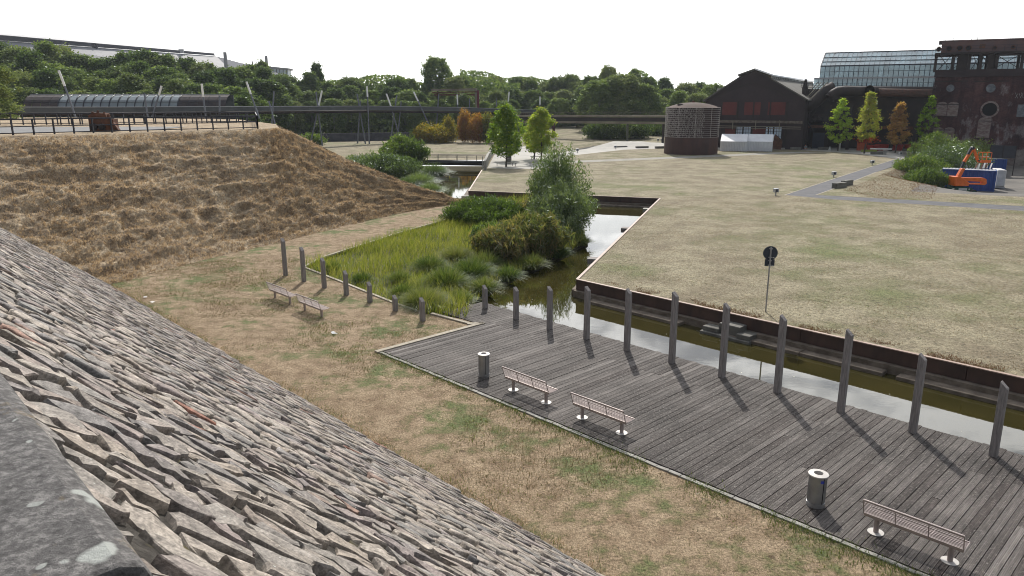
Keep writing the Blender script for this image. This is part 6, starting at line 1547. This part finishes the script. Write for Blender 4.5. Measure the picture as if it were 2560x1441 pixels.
# ---- container yard
def container(c, u, L, lab, mt=m_blue, h=2.55, w=2.4, grp='blue shipping containers in the yard', nm='shipping_container', top=m_lightbox, z=None):
    u = u.normalized(); v_ = Vector((-u.y, u.x, 0)); z = c.z if z is None else z; c = Vector((c.x, c.y, z)); e = empty(nm, c, label=lab, cat='container', group=grp)
    nc = int(L/.42); pts = []
    for k in range(nc): s = L*k/nc; dw = L/nc; pts += [(s+.02, 0), (s+dw*.4, 0), (s+dw*.5, .05), (s+dw*.9, .05)]
    m = MB()
    for off, sg_ in ((0, 1), (w, -1)):
        vs = []; 
        for s, o in pts: p = c+u*s+v_*(off+sg_*o); vs += [p+UZ*.12, p+UZ*(h-.1)]
        m.add(vs, [(2*i, 2*i+2, 2*i+3, 2*i+1) for i in range(len(pts)-1)])
    for s in (0.04, L-.04): m.extr([c+u*s+UZ*.1, c+u*s+v_*w+UZ*.1, c+u*s+v_*w+UZ*(h-.08), c+u*s+UZ*(h-.08)], u*.03)
    m.build('walls', mt, e)
    m = MB()
    for z_ in (.07, h-.06):
        for off in (0, w): m.bar(c+v_*off+UZ*z_, c+u*L+v_*off+UZ*z_, .1, .13)
        for s in (0, L): m.bar(c+u*s+UZ*z_, c+u*s+v_*w+UZ*z_, .1, .13)
    for s in (0, L):
        for off in (0, w): m.bar(c+u*s+v_*off, c+u*s+v_*off+UZ*h, .13, .13)
    m.build('frame', mt, e)
    m = MB(); rr_ = []; n = int(L/.35)
    for k in range(n): s = L*k/n; m.boxb(c+u*(s+.12)+v_*w/2+UZ*(h-.02), u*.1, v_*(w/2-.08), UZ*.03)
    m.boxb(c+u*L/2+v_*w/2+UZ*(h-.06), u*(L/2-.05), v_*(w/2-.05), UZ*.02); m.build('roof', top, e)
    return e, c, u, v_
c1a = G(2350, 473, YZ); c1b = G(2483, 480, YZ); u1 = (c1b-c1a); L1_ = min(6.3, u1.length)
container(c1a, u1, u1.length, 'nearest blue container behind the orange lift')
c2a = D(2425, 440, 112); c2a.z = YZ; container(c2a, Vector((1, -.2, 0)), 4.6, 'second blue container farther back', z=YZ)
c3a = D(2505, 440, 111); c3a.z = YZ; container(c3a, Vector((.42, .9, 0)), 6.0, 'blue container seen end on near the wall', z=YZ, w=2.3)
c4a = D(2393, 430, 108); c4a.z = YZ; container(c4a, Vector((1, -.2, 0)), 2.8, 'small grey container between bush and containers', mt=m_lightbox, h=2.3, grp=None, z=YZ)
# pale tank trailer
wt = D(2487, 470, 95.5); wt.z = YZ; e = empty('white_tank', wt, label='white box tank between the blue containers', cat='tank')
m = MB(); u = Vector((.35, .93, 0)).normalized(); v2 = Vector((u.y, -u.x, 0)); m.boxb(wt+u*1.6+v2*.55+UZ*1.35, u*1.6, v2*.5, UZ*1.05); o = m.build('body', m_white, e); bv = o.modifiers.new('b', 'BEVEL'); bv.width = .12; bv.segments = 3
m = MB(); m.boxb(wt+u*1.6+v2*.55+UZ*.18, u*1.5, v2*.55, UZ*.1); m.build('base_frame', m_lightbox, e)
for k in range(3): m = MB(); m.boxb(wt+u*(.5+k*1.1)+v2*1.07+UZ*1.35, u*.04, v2*.02, UZ*.95); m.build('strap', m_lightbox, e)
# striped barrier boards on the near container
bp = c1a+u1.normalized()*4.2+Vector((0, 1.0, 2.62)); e = empty('barrier_boards', bp, label='heap of white and rust striped boards on the nearest container', cat='boards')
for k in range(9): m = MB(); p = bp+Vector((k*.22-.2, rs.uniform(-.2, .2), rs.uniform(0, .1))); m.bar(p, p+Vector((rs.uniform(.3, .6), .6, .62)), .16, .04); m.build('board', m_white if k % 3 else m_rust, e)
# lattice screen behind
sc0 = D(2472, 402, 113); sc0.z = YZ; sce = empty('mesh_screen', sc0, label='dark mesh screen behind the lift basket', cat='screen'); m = MB(); m.extr([sc0+UZ*2.6, sc0+Vector((3.6, -.4, 2.6)), sc0+Vector((3.6, -.4, 4.4)), sc0+UZ*4.5], (0, .08, 0)); m.build('net', m_navy, sce)
m = MB()
for k in range(3): p = sc0+Vector((k*1.8, -.2*k, 0)); m.bar(p, p+UZ*4.5, .08, .08)
m.build('frame', m_rusty_dark, sce)
# ---- orange boom lift
lc = D(2398, 483, 90.0); lc.z = float(hgt(lc.x, lc.y)); lift = empty('boom_lift', lc, label='orange boom lift with green chassis and folded arm', cat='boom lift')
s_ = 90/1923*1.0
def lp_(px, py, dy=0): p = D(px, py, 90+dy); return p
ch = MB(); a = lp_(2374, 470, 0); zc0 = lc.z
def xz(px, py): p = D(px, py, 90); return p.x, p.z
P = [xz(*q) for q in [(2372, 478), (2375, 470), (2383, 466), (2410, 466), (2422, 470), (2425, 478), (2412, 482), (2385, 481)]]
m = MB(); m.extr([Vector((x, 89.2, z)) for x, z in P], (0, 1.7, 0)); m.build('chassis', m_greenp, lift)
for px, py in ((2372.5, 476.5), (2420.5, 479.5)):
    for dy in (0, 1.9):
        x, z = xz(px, py); m = MB(); m.cyl((x, 89.0+dy-.15, z), (x, 89.0+dy+.15, z), .36, n=20); w = m.build('wheel', m_rubber, lift, smooth=True)
        m = MB(); m.cyl((x, 88.8+dy, z), (x, 88.84+dy, z), .2, n=16); m.build('rim', m_greenp, w)
for x0, x1, y0, y1 in ((2387, 2407, 469, 475), (2411.5, 2414.5, 470, 473.5)):
    (xa, za_), (xb, zb2) = xz(x0, y0), xz(x1, y1); m = MB(); m.box(((xa+xb)/2, 89.18, (za_+zb2)/2), (xb-xa, .02, za_-zb2)); m.build('label_plate', m_white, lift)
def slab(pts, nm, y0=89.3, th=1.2, mt=m_orangep): P = [xz(*q) for q in pts]; m = MB(); m.extr([Vector((x, y0, z)) for x, z in P], (0, th, 0)); o = m.build(nm, mt, lift); bv = o.modifiers.new('b', 'BEVEL'); bv.width = .03; return o
slab([(2378, 464), (2380, 441), (2392, 441), (2400, 446), (2413, 455), (2412, 464)], 'turret', 89.2, 1.5)
slab([(2396, 443), (2452, 444), (2459, 447), (2460, 458), (2455, 462), (2411, 460), (2411, 457.5), (2449, 457.5), (2449, 454), (2402, 452)], 'lower_boom', 89.4, .5)
slab([(2388, 441), (2400, 420), (2408, 421), (2396, 443)], 'riser', 89.5, .5)
m = MB(); a, b, c_, d_, e_ = [D(px, py, 90) for px, py in ((2402, 422), (2410, 405), (2431, 371), (2444, 401), (2450, 401))]; m.bar(a, b, .22, .22); m.build('telescope_tube', m_navy, lift)
m = MB(); m.bar(b, c_+Vector((0, 0, -.15)), .26, .3); m.build('upper_boom', m_orangep, lift)
m = MB(); m.bar(b.lerp(c_, .55)+Vector((-.1, 0, .0)), c_+Vector((-.1, 0, .1)), .28, .24); m.build('boom_cover', m_navy, lift)
m = MB(); m.bar(c_+Vector((.1, 0, .05)), d_, .24, .24); m.build('jib', m_orangep, lift)
m = MB(); m.cyl(c_+Vector((0, -.2, 0)), c_+Vector((0, .2, 0)), .18, n=12); m.build('joint', m_navy, lift)
m = MB(); x0, z0 = xz(2449, 405.5); x1, z1 = xz(2475, 381.5); 
for y in (89.6, 90.5):
    for z in (z0+.1, (z0+z1)/2, z1): m.bar((x0, y, z), (x1, y, z), .05, .05)
    for x in (x0, (x0+x1)/2, x1): m.bar((x, y, z0), (x, y, z1), .05, .05)
for z in (z0+.1, z1):
    for x in (x0, x1): m.bar((x, 89.6, z), (x, 90.5, z), .05, .05)
m.boxb(((x0+x1)/2, 90.05, z0), ((x1-x0)/2, 0, 0), (0, .5, 0), (0, 0, .06)); m.boxb(((x0+x1)/2, 89.58, z0+.14), ((x1-x0)/2, 0, 0), (0, .02, 0), (0, 0, .12)); m.build('basket', m_orangep, lift)
m = MB(); m.bar(d_, Vector((x0, 90, z0+.1)), .14, .14); m.build('basket_bracket', m_navy, lift)

# ---- thin air over the whole place
m = MB(); m.box((0, 300, 22), (1500, 1260, 52)); hz = m.build('haze', None)
hz.data.materials.clear(); hm = bpy.data.materials.new('haze'); hm.use_nodes = True; ht = hm.node_tree; ht.nodes.clear()
ho = ht.nodes.new('ShaderNodeOutputMaterial'); hv = ht.nodes.new('ShaderNodeVolumePrincipled'); hv.inputs['Color'].default_value = (.80, .88, 1, 1); hv.inputs['Density'].default_value = .00012; hv.inputs['Anisotropy'].default_value = .3
ht.links.new(hv.outputs[0], ho.inputs['Volume']); hz.data.materials.append(hm); tag(hz, kind='stuff')
